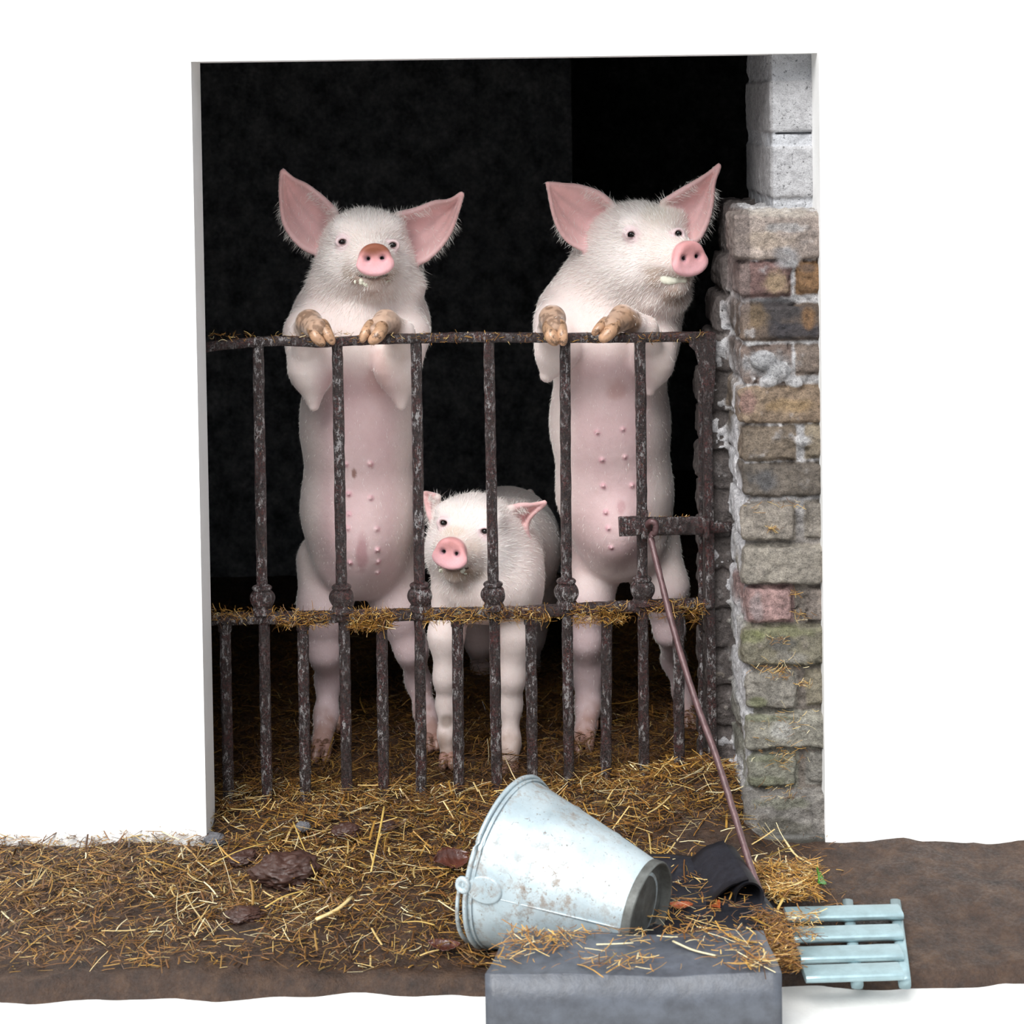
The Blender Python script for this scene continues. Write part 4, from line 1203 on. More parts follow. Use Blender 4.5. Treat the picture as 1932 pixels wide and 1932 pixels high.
pig1 = build_pig('pig', 'pig standing upright at the left, facing forward, muddy snout, fore hooves over the rail',
    (W(500, 700, 3.9)[0], -0.12, -0.02), (W(905, 700, 3.9)[0], 0.56, W(700, 300, 3.9)[2]), W(690, 1430, 3.95), body1,
    dict(o=PT(691, 452, 3.775)+np.array((0, 0, -0.010)), rot=(11, 2, -1), s=1.0, wide=0.99, eyes=[(646, 457), (741, 463)], mud=1.0, fringe=[1, 1], hoofs=[(590, 613, 34), (722, 612, 36)],
         teats=[(652, 876, 5), (699, 875, 6), (658, 932, 5), (699, 940, 6), (659, 970, 3), (657, 997, 5), (711, 998, 6), (713, 1038, 5), (714, 1060, 4), (713, 1080, 4), (660, 1062, 4)]),
    [([(632, 398), (606, 372), (578, 350), (553, 337), (534, 321)], [(612, 470), (588, 474), (560, 456), (536, 420), (529, 365), (531, 324)][::1], 3.80, 3.735, 0.055, 0.0),
     ([(752, 405), (785, 396), (820, 382), (848, 378), (871, 364)], [(770, 482), (792, 494), (822, 474), (848, 440), (863, 400), (873, 367)], 3.80, 3.735, 0.055, 0.0)],
    belly_paint(lambda y: 676+0*y, 95, 690, 1090, [(590, 613, 34), (722, 612, 36)], 0,
        [(700, 560, 60, 16, (0.45, 0.30, 0.24), 0.35), (713, 700, 26, 50, (0.62, 0.38, 0.36), 0.5), (683, 1045, 14, 40, (0.42, 0.20, 0.22), 0.6), (655, 517, 10, 18, (0.5, 0.38, 0.28), 0.35), (668, 892, 5, 12, (0.22, 0.10, 0.07), 0.8)]),
    [claw((590, 616, 3.575), (596, 634, 3.552), (608, 648, 3.548), 12, 7), claw((609, 612, 3.575), (618, 630, 3.555), (627, 645, 3.55), 11, 6),
     claw((720, 618, 3.570), (713, 633, 3.552), (702, 643, 3.548), 13, 8), claw((700, 612, 3.58), (690, 627, 3.555), (683, 641, 3.55), 10, 6),
     claw((601, 1402, 3.885), (597, 1418, 3.865), (594, 1434, 3.85), 11, 7, (PINKHOOF, PINKHOOF)), claw((615, 1402, 3.885), (615, 1420, 3.865), (615, 1434, 3.85), 11, 7, (PINKHOOF, PINKHOOF)),
     claw((637, 1352, 3.95), (638, 1368, 3.94), (637, 1380, 3.94), 7, 4, (PINKHOOF, PINKHOOF)),
     claw((809, 1390, 3.885), (810, 1402, 3.87), (811, 1414, 3.86), 11, 7, (PINKHOOF, PINKHOOF)), claw((822, 1390, 3.885), (824, 1402, 3.87), (825, 1412, 3.86), 10, 6, (PINKHOOF, PINKHOOF))],
    11)

# --- the pig on the right
def body2(v):
    v.ell(PT(1145, 625, 3.86), (M(112, 3.86), 0.125, M(95, 3.86)), 0.03)
    v.cone(PT(1170, 520, 3.85), M(88, 3.85), PT(1140, 610, 3.86), M(105, 3.86), 0.05, 1.05)
    v.cone(PT(1080, 590, 3.86), M(62, 3.86), PT(1150, 500, 3.86), M(60, 3.86), 0.05)
    v.cone(PT(1225, 560, 3.82), M(70, 3.82), PT(1215, 650, 3.84), M(62, 3.84), 0.04)
    v.cone(PT(1150, 640, 3.87), M(105, 3.87), PT(1151, 800, 3.90), M(104, 3.9), 0.05, 1.05)
    v.cone(PT(1151, 800, 3.90), M(104, 3.9), PT(1160, 930, 3.92), M(102, 3.9), 0.05, 1.05)
    v.cone(PT(1160, 930, 3.92), M(102, 3.9), PT(1172, 1010, 3.93), M(88, 3.9), 0.05, 1.05)
    v.ell(PT(1160, 985, 3.86), (M(58, 3.9), 0.098, M(80, 3.9)), 0.028)
    for s, pts in ((-1, [(1132, 1030, 3.99, 58), (1112, 1130, 3.94, 40), (1106, 1210, 3.94, 26), (1109, 1275, 3.98, 24), (1110, 1330, 3.97, 20), (1103, 1385, 3.92, 21)]),
                   (1, [(1222, 1030, 3.99, 64), (1250, 1110, 3.96, 46), (1263, 1190, 3.97, 25), (1271, 1245, 4.09, 20), (1288, 1310, 4.10, 15), (1297, 1350, 4.08, 16)])):
        for a, b in zip(pts[:-1], pts[1:]):
            v.cone(PT(*a[:3]), M(a[3], 3.97), PT(*b[:3]), M(b[3], 3.97), 0.03, 1.0)
    v.cone(PT(1054, 610, 3.79), M(48, 3.8), PT(1050, 662, 3.73), M(41, 3.76), 0.022)
    v.cone(PT(1050, 662, 3.73), M(40, 3.76), PT(1032, 708, 3.73), M(14, 3.75), 0.012)
    v.cone(PT(1236, 640, 3.78), M(47, 3.8), PT(1233, 690, 3.73), M(36, 3.76), 0.022)
    v.cone(PT(1233, 690, 3.73), M(35, 3.76), PT(1226, 736, 3.73), M(11, 3.75), 0.012)
    v.cone(PT(1046, 680, 3.73), M(28, 3.7), PT(1040, 625, 3.665), M(25, 3.66), 0.014)
    v.cone(PT(1040, 625, 3.665), M(25, 3.66), PT(1042, 601, 3.63), M(25, 3.62), 0.010)
    v.cone(PT(1042, 601, 3.63), M(24, 3.62), PT(1045, 620, 3.572), M(20, 3.58), 0.008)
    v.cone(PT(1228, 680, 3.73), M(30, 3.7), PT(1218, 620, 3.675), M(24, 3.66), 0.014)
    v.cone(PT(1218, 620, 3.675), M(22, 3.66), PT(1175, 600, 3.63), M(25, 3.62), 0.010)
    v.cone(PT(1175, 600, 3.63), M(24, 3.62), PT(1153, 616, 3.578), M(19, 3.58), 0.008)
    v.ell(PT(1235, 560, 3.76), (0.075, 0.06, 0.04), 0.03)
pig2 = build_pig('pig', 'tall pig standing upright on the right with its head turned towards the brick pier', 
    (W(980, 700, 3.9)[0], -0.12, -0.02), (W(1380, 300, 3.85)[0], 0.60, W(1300, 292, 3.9)[2]), W(1190, 1410, 4.0), body2,
    dict(o=PT(1216, 450, 3.77)+np.array((0, 0, -0.006)), rot=(28, 1, -5), s=1.10, wide=0.96, eyes=[(1190, 443), (1279, 441)], mud=0.25, fringe=[1, 1], hoofs=[(1043, 606, 32), (1165, 605, 34), (1190, 606, 20)],
         teats=[(1127, 816, 5), (1175, 810, 5), (1136, 868, 5), (1179, 862, 5), (1138, 917, 5), (1193, 916, 5), (1143, 967, 5), (1148, 997, 5), (1153, 1033, 4)]),
    [([(1155, 386), (1130, 365), (1095, 352), (1062, 348), (1032, 345)], [(1140, 448), (1122, 466), (1096, 468), (1066, 448), (1046, 410), (1034, 352)], 3.80, 3.75, 0.055, 0.0),
     ([(1252, 382), (1285, 360), (1318, 340), (1340, 325), (1356, 311)], [(1284, 440), (1312, 454), (1332, 425), (1343, 385), (1347, 345), (1358, 314)], 3.75, 3.70, 0.045, 0.0)],
    belly_paint(lambda y: 1150+0*y, 92, 660, 1050, [(1043, 606, 32), (1165, 605, 34), (1190, 606, 20)], 0,
        [(1165, 735, 26, 22, (0.50, 0.28, 0.25), 0.5), (1262, 385, 40, 50, (0.62, 0.58, 0.44), 0.3), (1235, 405, 30, 30, (0.60, 0.55, 0.40), 0.3), (1270, 562, 28, 20, (0.35, 0.22, 0.13), 0.6), (1172, 958, 10, 18, (0.45, 0.22, 0.24), 0.5), (1235, 512, 26, 10, (0.45, 0.32, 0.22), 0.4)]),
    [claw((1036, 616, 3.575), (1040, 634, 3.555), (1047, 644, 3.552), 13, 9), claw((1058, 612, 3.575), (1061, 632, 3.555), (1062, 646, 3.552), 10, 7),
     claw((1160, 612, 3.58), (1150, 627, 3.562), (1138, 638, 3.556), 13, 9), claw((1143, 606, 3.59), (1131, 618, 3.565), (1121, 629, 3.56), 9, 5),
     claw((1097, 1385, 3.91), (1094, 1402, 3.89), (1092, 1418, 3.875), 11, 7, (PINKHOOF, PINKHOOF)), claw((1111, 1385, 3.91), (1112, 1402, 3.89), (1112, 1416, 3.875), 11, 7, (PINKHOOF, PINKHOOF)),
     claw((1120, 1352, 3.95), (1123, 1366, 3.94), (1122, 1378, 3.94), 7, 4, (PINKHOOF, PINKHOOF)),
     claw((1295, 1352, 4.07), (1297, 1364, 4.06), (1298, 1378, 4.05), 10, 7, (PINKHOOF, PINKHOOF)), claw((1306, 1352, 4.07), (1309, 1364, 4.06), (1310, 1376, 4.05), 10, 7, (PINKHOOF, PINKHOOF))],
    23)

# --- the small pig between them
def body3(v):
    v.cone(PT(920, 1035, 3.88), M(82, 3.88), PT(958, 1040, 4.14), M(92, 4.1), 0.05)
    v.cone(PT(958, 1040, 4.14), M(92, 4.1), PT(955, 1020, 4.42), M(112, 4.4)*0.92, 0.05)
    v.ell(PT(918, 1090, 3.84), (M(98, 3.85), 0.12, M(85, 3.85)), 0.04)
    v.ell(PT(975, 1090, 3.90), (M(50, 3.85), 0.14, M(90, 3.85)), 0.04)
    for pts in ([(850, 1120, 3.83, 36), (842, 1200, 3.81, 31), (840, 1280, 3.80, 19), (842, 1330, 3.81, 16), (843, 1385, 3.80, 14), (845, 1425, 3.80, 15)],
                [(975, 1120, 3.84, 40), (972, 1200, 3.82, 34), (966, 1280, 3.81, 22), (964, 1330, 3.82, 18), (963, 1400, 3.81, 16), (962, 1445, 3.79, 16)],
                [(895, 1130, 4.45, 50), (905, 1210, 4.43, 26), (908, 1260, 4.47, 16), (906, 1325, 4.45, 15)],
                [(1010, 1110, 4.45, 50), (1000, 1200, 4.43, 26), (1000, 1255, 4.47, 16), (1000, 1325, 4.45, 15)]):
        for a, b in zip(pts[:-1], pts[1:]):
            v.cone(PT(*a[:3]), M(a[3], a[2]), PT(*b[:3]), M(b[3], b[2]), 0.025)
    v.cone(PT(1000, 930, 4.56), 0.010, PT(1015, 950, 4.60), 0.006, 0.01)
def paint3(V, N, px, py, n1, n2, mixc, loc):
    mixc(sstep(1120, 1190, py)*(px < 945)*(px > 870)*0.5, (0.66, 0.45, 0.42))
    mixc(sstep(1330, 1440, py+60*n2)*0.8, (0.38, 0.25, 0.18))
    mixc(sstep(1.1, 0.4, np.sqrt(((px-843)/16)**2+((py-1360)/16)**2)+0.3*n2)*0.7, (0.20, 0.14, 0.10))
    mixc(sstep(1.1, 0.3, np.sqrt(((px-855)/30)**2+((py-1003)/14)**2)+0.4*n2)*0.5, (0.62, 0.50, 0.34))
    mixc(sstep(1.1, 0.3, np.sqrt(((px-890)/26)**2+((py-1035)/30)**2)+0.4*n2)*0.35, (0.66, 0.50, 0.36))
    mixc(sstep(1.1, 0.3, np.sqrt(((px-870)/50)**2+((py-1085)/16)**2)+0.4*n2)*0.45, (0.52, 0.42, 0.26))
pig3 = build_pig('pig', 'smallest pig standing on all fours in the middle, snout between the gate bars', 
    (W(785, 1000, 4.2)[0]-0.0, -0.06, -0.02), (W(1062, 1000, 4.5)[0], 1.08, W(930, 880, 3.8)[2]+0.03), W(905, 1440, 3.9), body3,
    dict(o=PT(890, 1000, 3.80), rot=(-15, 4, 6), s=0.98, wide=1.0, eyes=[(837, 987), (915, 1003)], mud=0.35, fringe=[1, 1], hoofs=[], teats=[]),
    [([(826, 938), (818, 934), (810, 931), (801, 929)], [(818, 985), (810, 972), (804, 950), (799, 932)], 3.82, 3.86, 0.02, 0.0),
     ([(966, 958), (985, 953), (1005, 952), (1028, 947)], [(974, 1048), (990, 1018), (998, 980), (1029, 950)], 3.83, 3.84, 0.035, 0.02)],
    paint3,
    [claw((838, 1425, 3.79), (836, 1436, 3.775), (835, 1449, 3.765), 9, 6, (PINKHOOF, PINKHOOF)), claw((851, 1425, 3.79), (852, 1436, 3.775), (853, 1448, 3.765), 9, 6, (PINKHOOF, PINKHOOF)),
     claw((956, 1446, 3.785), (954, 1458, 3.77), (953, 1470, 3.76), 10, 6, (PINKHOOF, PINKHOOF)), claw((969, 1446, 3.785), (970, 1458, 3.77), (971, 1469, 3.76), 10, 6, (PINKHOOF, PINKHOOF))],
    37, hairs=16000)

# food scraps stuck on the mouths
def scrap(root, px, py, size, n, seed, mat=FOAM, Dn=3.3):
    rg = np.random.default_rng(seed); v = root[2]
    p = v.hit(px, py)
    if p is None: return
    w = Vol(p-size*2.2, p+size*2.2, size/9)
    for i in range(n):
        q = p+rg.normal(0, 1, 3)*size*np.array((0.5, 0.15, 0.32))
        w.ell(q, size*(0.18+0.25*rg.random(3)), size*0.08)
    V, Q = w.mesh(1)
    o = link('food_scrap', me_from('food_scrap', V, Q), mat); adopt(o, root[0])
scrap(pig1, 684, 531, 0.011, 12, 1); scrap(pig1, 692, 538, 0.007, 8, 2); scrap(pig1, 730, 530, 0.006, 7, 3)
scrap(pig3, 833, 1073, 0.010, 9, 4); scrap(pig3, 876, 1078, 0.010, 10, 5)
# white froth at the right pig's lip
v = pig2[2]
pp = [v.hit(x, y) for x, y in ((1256, 524), (1264, 526), (1273, 526), (1282, 526), (1291, 527))]
pp = [q for q in pp if q is not None]
if pp:
    w = Vol(np.min(pp, 0)-0.03, np.max(pp, 0)+0.03, 0.0012)
    for q, r in zip(pp, (0.0125, 0.0110, 0.0090, 0.0075, 0.006)): w.ell(q+np.array((0, -0.007, -0.001)), (r, 0.006, r*0.95), 0.004)
    V, Q = w.mesh(1); o = link('food_scrap', me_from('food_scrap', V, Q), FOAM); adopt(o, pig2[0])

# ------------------------------------------------------------------ sheets, slab, grate
def sheet(name, pxs, zf, thick, mat, res=26, label=None, cat=None):
    """thin solid sheet over a quad given by four picture corners on the ground"""
    c = [WZ(x, y, z) for x, y, z in pxs]
    V = []; 
    for i in range(res+1):
        for j in range(res+1):
            u, w = i/res, j/res
            p = c[0]*(1-u)*(1-w)+c[1]*u*(1-w)+c[2]*u*w+c[3]*(1-u)*w
            p = p+np.array((0, 0, zf(p[0], p[1], u, w)))
            V.append(p)
    n = res+1; V = np.array(V); N_ = len(V)
    V = np.vstack([V, V-np.array((0, 0, thick))])
    I = np.arange(N_).reshape(n, n)
    Q = np.stack([I[:-1, :-1], I[1:, :-1], I[1:, 1:], I[:-1, 1:]], -1).reshape(-1, 4)
    Q2 = Q[:, ::-1]+N_
    rim = list(I[0, :])+list(I[1:, -1])+list(I[-1, ::-1][1:])+list(I[::-1, 0][1:-1])
    R = [(rim[i], rim[(i+1) % len(rim)], rim[(i+1) % len(rim)]+N_, rim[i]+N_) for i in range(len(rim))]
    o = link(name, me_from(name, V, np.vstack([Q, Q2, np.array(R)])), mat)
    if label: tag(o, label, cat)
    return o
ROLLP = []
def matz(x, y, u, w):
    return 0.004*math.sin(x*31+y*17)+0.003*math.sin(y*60)
tag(sheet('rubber_mat', [(1205, 1614, 0.045), (1378, 1616, 0.045), (1492, 1745, 0.016), (1190, 1790, 0.010)], matz, 0.006, RUBBER, 30), 'black rubber mat lying flat behind the bucket base', 'mat')
# curled part of the rubber: an open tube with a flap
def curl():
    c0 = WZ(1385, 1640, 0.05); c1 = WZ(1412, 1694, 0.035)
    ax = (c1-c0)/np.linalg.norm(c1-c0); ax[2] *= 0.3; ax /= np.linalg.norm(ax)
    up = np.array((0, 0, 1.0)); up -= ax*(up@ax); up /= np.linalg.norm(up); e1 = np.cross(ax, up)
    if e1[0] < 0: e1 = -e1
    prof = []
    for a in np.linspace(-250, 60, 30):
        r = 0.026+0.004*(a+250)/310
        prof.append((r*math.cos(math.radians(-a-20)), r*math.sin(math.radians(-a-20))))
    tail = []
    x0, y0 = prof[-1]
    # spiral: starts inside, goes over the top and runs out to the left as a flat flap, and right down to the ground
    V = []; P2 = []
    for a in np.linspace(-60, 250, 26): P2.append((0.027*math.cos(math.radians(a)), 0.027*math.sin(math.radians(a))*1.12))
    for t in np.linspace(0.1, 1, 8): P2.append((P2[25][0]+0.0+0.07*t, P2[25][1]-0.010*t))
    left = [(-0.13*(1-t)-0.0, -0.030+0.060*t**2*(3-2*t)) for t in np.linspace(0, 0.8, 10)]
    def strip(P2, name, Lb, Lf):
        V = []; F = []
        m = len(P2)
        for k in range(9):
            t = -Lb+(Lb+Lf)*k/8
            for (a, b) in P2:
                for off in (0, 1):
                    n_ = 0.0035*off
                    r = math.hypot(a, b)+1e-6
                    V.append(c1+ax*t+e1*a*(1-n_/r)+up*(b*(1-n_/r)))
        for k in range(8):
            for i in range(m-1):
                for off in (0, 1):
                    a = (k*m+i)*2+off; b = (k*m+i+1)*2+off; c = ((k+1)*m+i+1)*2+off; d = ((k+1)*m+i)*2+off
                    F.append((a, b, c, d))
        for k in (0, 8):
            for i in range(m-1):
                a = (k*m+i)*2; F.append((a, a+1, a+3, a+2))
        return link(name, me_from(name, V, F), RUBBER)
    o = strip(P2, 'rubber_roll', 0.14, 0.005)
    tag(o, 'rolled-up end of black rubber forming an open tube beside the iron rod', 'rubber roll')
    ramp = [(-0.115+0.095*t, -0.034+0.062*(t*t*(3-2*t))) for t in np.linspace(0, 1, 16)]+[(-0.012, 0.031), (0.0, 0.033)]
    o2 = strip(ramp, 'flap', 0.15, 0.0); o2.parent = o
curl()
def slabz(x, y, u, w): return 0.003*math.sin(x*23)+0.0025*math.sin(y*41+x*9)+0.012*(mnoise.noise(Vector((x*14, y*14, 0))))*0.25
tag(sheet('slate_slab', [(955, 1760, 0.062), (1440, 1756, 0.062), (1475, 1838, 0.062), (915, 1838, 0.062)], slabz, 0.115, SLATE, 30), 'blue-grey slate slab strewn with straw in front of the bucket', 'slab')
gr = empty('metal_grate', tuple(WZ(1530, 1800, -0.03)), 'pale green-grey metal grating bars lying at the bottom right corner', 'grate')
for (ya, yb_, xa) in ((1712, 1741, 1482), (1750, 1779, 1494), (1789, 1816, 1506), (1826, 1850, 1516)):
    mb = MB(); pts = [WZ(xa, (ya+yb_)/2, 0.0), WZ(1700, (ya+yb_)/2-6, 0.0)]
    sweep_rect(mb, [tuple(pts[0]+(pts[1]-pts[0])*i/6) for i in range(7)], 0.044, 0.014, 0.0002)
    mb.build('slat', GRATE, gr, bevel=0.001)
for xx in (1600, 1690):
    mb = MB(); sweep_rect(mb, [tuple(WZ(xx+(y-1712)*0.12, y, -0.016)) for y in (1706, 1760, 1855)], 0.02, 0.02, 0.0002); mb.build('cross_bar', GRATE, gr)

# foundation stone under the pier, in the hollow
mb = MB(); a = WZ(1408, 1600, -0.01); 
o = MB().box((a[0]+0.14, -0.150, -0.010), (0.30, 0.10, 0.045)).build('foundation_stone', mat_simple('wet_shaded_foundation', (0.045, 0.042, 0.034), 0.5, 40, 0.8, 0.6), bevel=0.012); tag(o, 'wet shade-darkened foundation stone under the foot of the brick pier', 'stone')  # wet stone, its colour darkened further for the shade of the hollow

# ------------------------------------------------------------------ dung, leaves, stones
def lump(name, px, py, r, label, cat, mat, seed, flat=0.7, amp=0.35):
    p = WZ(px, py, 0); z = float(ground_z(p[0], p[1])); p = WZ(px, py, z+r*flat*0.62)
    bm = bmesh.new(); bmesh.ops.create_icosphere(bm, subdivisions=5, radius=1)
    V = np.array([v_.co[:] for v_ in bm.verts])
    n = fbm(V+seed, 2.0, 4, seed); n2 = fbm(V*np.array((1, 1, 3)), 4.5, 3, seed+1)
    V = V*(1+amp*n+0.18*n2)[:, None]*np.array((1.25, 1.0, flat))*r
    for v_, c in zip(bm.verts, V): v_.co = c
    me = bpy.data.meshes.new(name); bm.to_mesh(me); bm.free()
    for q in me.polygons: q.use_smooth = True
    o = link(name, me, mat); o.location = p; tag(o, label, cat); return o
lump('dung_lump', 541, 1645, 0.046, 'dark brown lump of dung on the straw at the left', 'dung', DUNG, 4, 0.75)
lump('dung_lump', 458, 1620, 0.024, 'smaller dung clod left of the big dung lump', 'dung', DUNG, 9, 0.6)
lump('dung_lump', 460, 1725, 0.026, 'flat dark clod of muck at the lower left', 'dung', DUNG, 12, 0.4)
lump('stone', 404, 1585, 0.017, 'small grey stone at the far left foot of the gate', 'stone', STONE, 15, 0.8, 0.15)
lump('stone', 572, 1560, 0.012, 'little grey pebble at the foot of a short gate bar', 'stone', STONE, 16, 0.8, 0.15)
lump('mud_clod', 655, 1568, 0.022, 'wet clod of mud round the foot of the second long gate bar', 'mud', DUNG, 17, 0.7, 0.2)
lump('mud_clod', 728, 1560, 0.018, 'reddish clod of mud at the foot of the third short gate bar', 'mud', DUNG, 18, 0.7, 0.2)

def leaf(px, py, L, wd, ang, tilt, label, mat, seed, zo=0.012, curlv=0.25):
    p = WZ(px, py, zo+0.0)
    nu, nv = 18, 9; V = []; rg = random.Random(seed)
    for i in range(nu+1):
        u = i/nu; ww = wd*math.sin(math.pi*min(1, u*0.96+0.02))**0.8*(1+0.10*math.sin(u*40))
        for j in range(nv+1):
            s = -1+2*j/nv
            V.append((L*(u-0.5), ww*s*0.5, curlv*wd*s*s*0.6+0.05*L*math.sin(u*5+seed)-0.08*wd*abs(math.sin(u*16))*(1-abs(s))*0.6))
    F = [(i*(nv+1)+j, (i+1)*(nv+1)+j, (i+1)*(nv+1)+j+1, i*(nv+1)+j+1) for i in range(nu) for j in range(nv)]
    me = me_from('leaf', np.array(V), F)
    o = link('leaf', me, mat); o.location = p; o.rotation_euler = (math.radians(tilt), 0, math.radians(ang))
    m = o.modifiers.new('thickness', 'SOLIDIFY'); m.thickness = 0.0007
    tag(o, label, 'leaf'); return o
leaf(852, 1622, 0.070, 0.048, 25, 28, 'wet dark red dead leaf on the straw left of the bucket rim', LEAF, 1, 0.02)
leaf(838, 1783, 0.055, 0.025, -10, 20, 'dark red dead leaf pressed into the mud in front of the bucket mouth', LEAF, 2, -0.015)
leaf(1285, 1708, 0.040, 0.018, -12, 15, 'orange-pink dead leaf on the rubber beside the bucket base', LEAFO, 3, 0.028)
leaf(1350, 1706, 0.034, 0.018, -70, 25, 'curled orange leaf on the rubber mat left of the roll', LEAFO, 4, 0.030)
leaf(1508, 1668, 0.060, 0.022, 5, 20, 'dark red leaf lying below the pier above the grating', LEAF, 5, 0.012)
leaf(1545, 1655, 0.050, 0.030, 80, 60, 'green living leaf at the right below the pier', LEAFG, 6, 0.025)

# ------------------------------------------------------------------ straw
GOLD = np.array([(0.47, 0.26, 0.055), (0.31, 0.145, 0.030), (0.17, 0.072, 0.018), (0.085, 0.038, 0.014), (0.66, 0.48, 0.19), (0.76, 0.66, 0.40), (0.27, 0.17, 0.03)])
def straws(name, P, ang, tilt, ln, wd, colr, rg, bend=0.12, label=None):
    """flattened split stalks, three segments each"""
    k = len(P)
    d = np.stack([np.cos(ang)*np.cos(tilt), np.sin(ang)*np.cos(tilt), np.sin(tilt)], 1)
    s = np.stack([-np.sin(ang), np.cos(ang), 0*ang], 1)
    n = np.cross(d, s)
    bd = rg.normal(0, bend, k)[:, None]; bn = rg.normal(0, bend, k)[:, None]
    VV = []
    for t in (-0.5, -0.17, 0.17, 0.5):
        c = P+d*(t*ln)[:, None]+(s*bd+n*bn)*((t*t*2)*ln)[:, None]
        w = (wd*(1-0.25*abs(t)))[:, None]
        VV += [c-s*w, c+n*w*0.55, c+s*w, c-n*w*0.55]
    V = np.stack(VV, 1).reshape(-1, 3)
    i0 = (np.arange(k)*16)[:, None]
    Q = []
    for sgm in range(3):
        for j in range(4):
            a = sgm*4+j; b = sgm*4+(j+1) % 4
            Q.append(np.concatenate([i0+a, i0+b, i0+b+4, i0+a+4], 1))
    for a in ((0, 3, 2, 1), (12, 13, 14, 15)): Q.append(np.concatenate([i0+x for x in a], 1))
    Q = np.concatenate(Q)
    C = np.repeat(colr, 16, 0)
    o = link(name, me_from(name, V, Q, C, smooth=False), STRAW)
    if label: tag(o, label, 'straw', kind='stuff')
    return o
def straw_field(name, n, x0, x1, y0, y1, seed, label, dens=None, probs=(0.15, 0.24, 0.27, 0.21, 0.07, 0.03, 0.03), scale=1.0, zoff=0.0, thick=0.025, tone=1.0):
    rg = np.random.default_rng(seed)
    X = rg.uniform(x0, x1, n); Y = rg.uniform(y0, y1, n)
    if dens is not None:
        keep = rg.random(n) < dens(X, Y); X = X[keep]; Y = Y[keep]
    k = len(X)
    Z = ground_z(X, Y)+zoff+rg.random(k)**1.5*thick
    ln = (0.008+rg.gamma(1.6, 0.010, k))*scale; ln = np.clip(ln, 0.006, 0.13)
    wd = (0.0004+0.0015*rg.random(k)**3)*(0.8+ln*7)
    ci = rg.choice(len(GOLD), k, p=probs)
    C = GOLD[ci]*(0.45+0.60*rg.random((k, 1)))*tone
    return straws(name, np.stack([X, Y, Z], 1), rg.uniform(0, 2*math.pi, k), rg.normal(0.0, 0.27, k), ln, wd, C, rg, 0.075, label)
NS = 1.0 if not QUICK else 0.4
def dfront(X, Y):
    P = np.stack([X, Y, 0*X], 1)
    n = fbm(P, 7, 3, 71)
    base = 0.62+0.5*n
    near = sstep(-0.30, -0.52, Y)                    # sparser and muddier towards the front
    base = base*(1-0.55*near)
    # nothing on the mat, slab and under the bucket
    matz_ = (X > 0.28)*(Y < -0.20)*0.93+(X > 0.43)*0.9
    return np.clip(base-matz_, 0.04, 1)*clear(X, Y)
LUMPS = [(541, 1645, 0.055), (458, 1620, 0.03), (460, 1725, 0.035), (655, 1568, 0.022), (728, 1560, 0.018), (404, 1585, 0.02)]
def clear(X, Y):
    m = np.ones_like(X)
    for (px, py, r) in LUMPS:
        p = WZ(px, py+8, 0.0)
        m = m*np.where((X-p[0])**2+((Y-p[1])*0.8)**2 < r*r, 0.06, 1)
    return m
straw_field('straw_bedding', int(70000*NS), -1.25, 0.60, -0.62, 0.06, 101, 'matted golden-brown straw in front of the gate', dfront)
straw_field('straw_bedding_inner', int(62000*NS), -1.1, 1.0, 0.04, 1.4, 102, 'shade-darkened straw bedding on the floor inside the sty', None, (0.12, 0.26, 0.32, 0.26, 0.02, 0.005, 0.015), thick=0.045, tone=0.62)  # soiled bedding, its colours also darkened to imitate shade inside the sty
straw_field('loose_straw', int(900*NS), -0.70, 0.50, -0.55, 0.0, 103, 'longer pale straw stalks lying loose on top of the bedding', lambda X, Y: clear(X, Y), (0.25, 0.1, 0.0, 0.0, 0.35, 0.25, 0.05), scale=1.7, zoff=0.022, thick=0.012)
def dslab(X, Y):
    P = np.stack([X, Y, 0*X], 1); return np.clip(0.45+1.2*fbm(P, 9, 2, 77), 0.03, 1)
def flat_field(name, n, quad, z, seed, label, sc=1.0, dens=dslab, probs=(0.28, 0.28, 0.18, 0.08, 0.10, 0.05, 0.03), thick=0.010):
    rg = np.random.default_rng(seed)
    c = [WZ(x, y, z) for x, y in quad]
    u = rg.random((n, 1)); w = rg.random((n, 1))
    P = c[0]*(1-u)*(1-w)+c[1]*u*(1-w)+c[2]*u*w+c[3]*(1-u)*w
    P = P[rg.random(n) < dens(P[:, 0], P[:, 1])]; k = len(P)
    P[:, 2] = z+0.003+rg.random(k)*thick
    ln = np.clip((0.008+rg.gamma(1.8, 0.009, k))*sc, 0.006, 0.1); wd = (0.0004+0.0011*rg.random(k)**2)*(0.8+ln*6)
    C = GOLD[rg.choice(len(GOLD), k, p=probs)]*(0.75+0.5*rg.random((k, 1)))
    straws(name, P, rg.uniform(0, 6.28, k), rg.normal(0, 0.12, k), ln, wd, C, rg, 0.08, label)
flat_field('straw_on_slab', 1500, [(965, 1762), (1430, 1760), (1465, 1835), (925, 1835)], 0.066, 201, 'thin scatter of straw on the slate slab')
flat_field('straw_on_mat', 420, [(1240, 1630), (1360, 1625), (1440, 1750), (1210, 1780)], 0.034, 202, 'few straws scattered on the black rubber mat', 1.2, lambda x, y: 0.5+0*x)
flat_field('straw_by_pier', 1500, [(1415, 1640), (1545, 1640), (1545, 1705), (1455, 1705)], 0.004, 203, 'short straw and chaff on the mud below the pier', 1.0, lambda x, y: 0.7+0*x, thick=0.02)
flat_field('straw_by_grate', 1100, [(1420, 1745), (1478, 1745), (1508, 1840), (1470, 1840)], 0.0, 204, 'muddy straw beside the metal grating', 0.9, lambda x, y: 0.8+0*x, (0.18, 0.3, 0.25, 0.2, 0.04, 0.0, 0.03), thick=0.03)
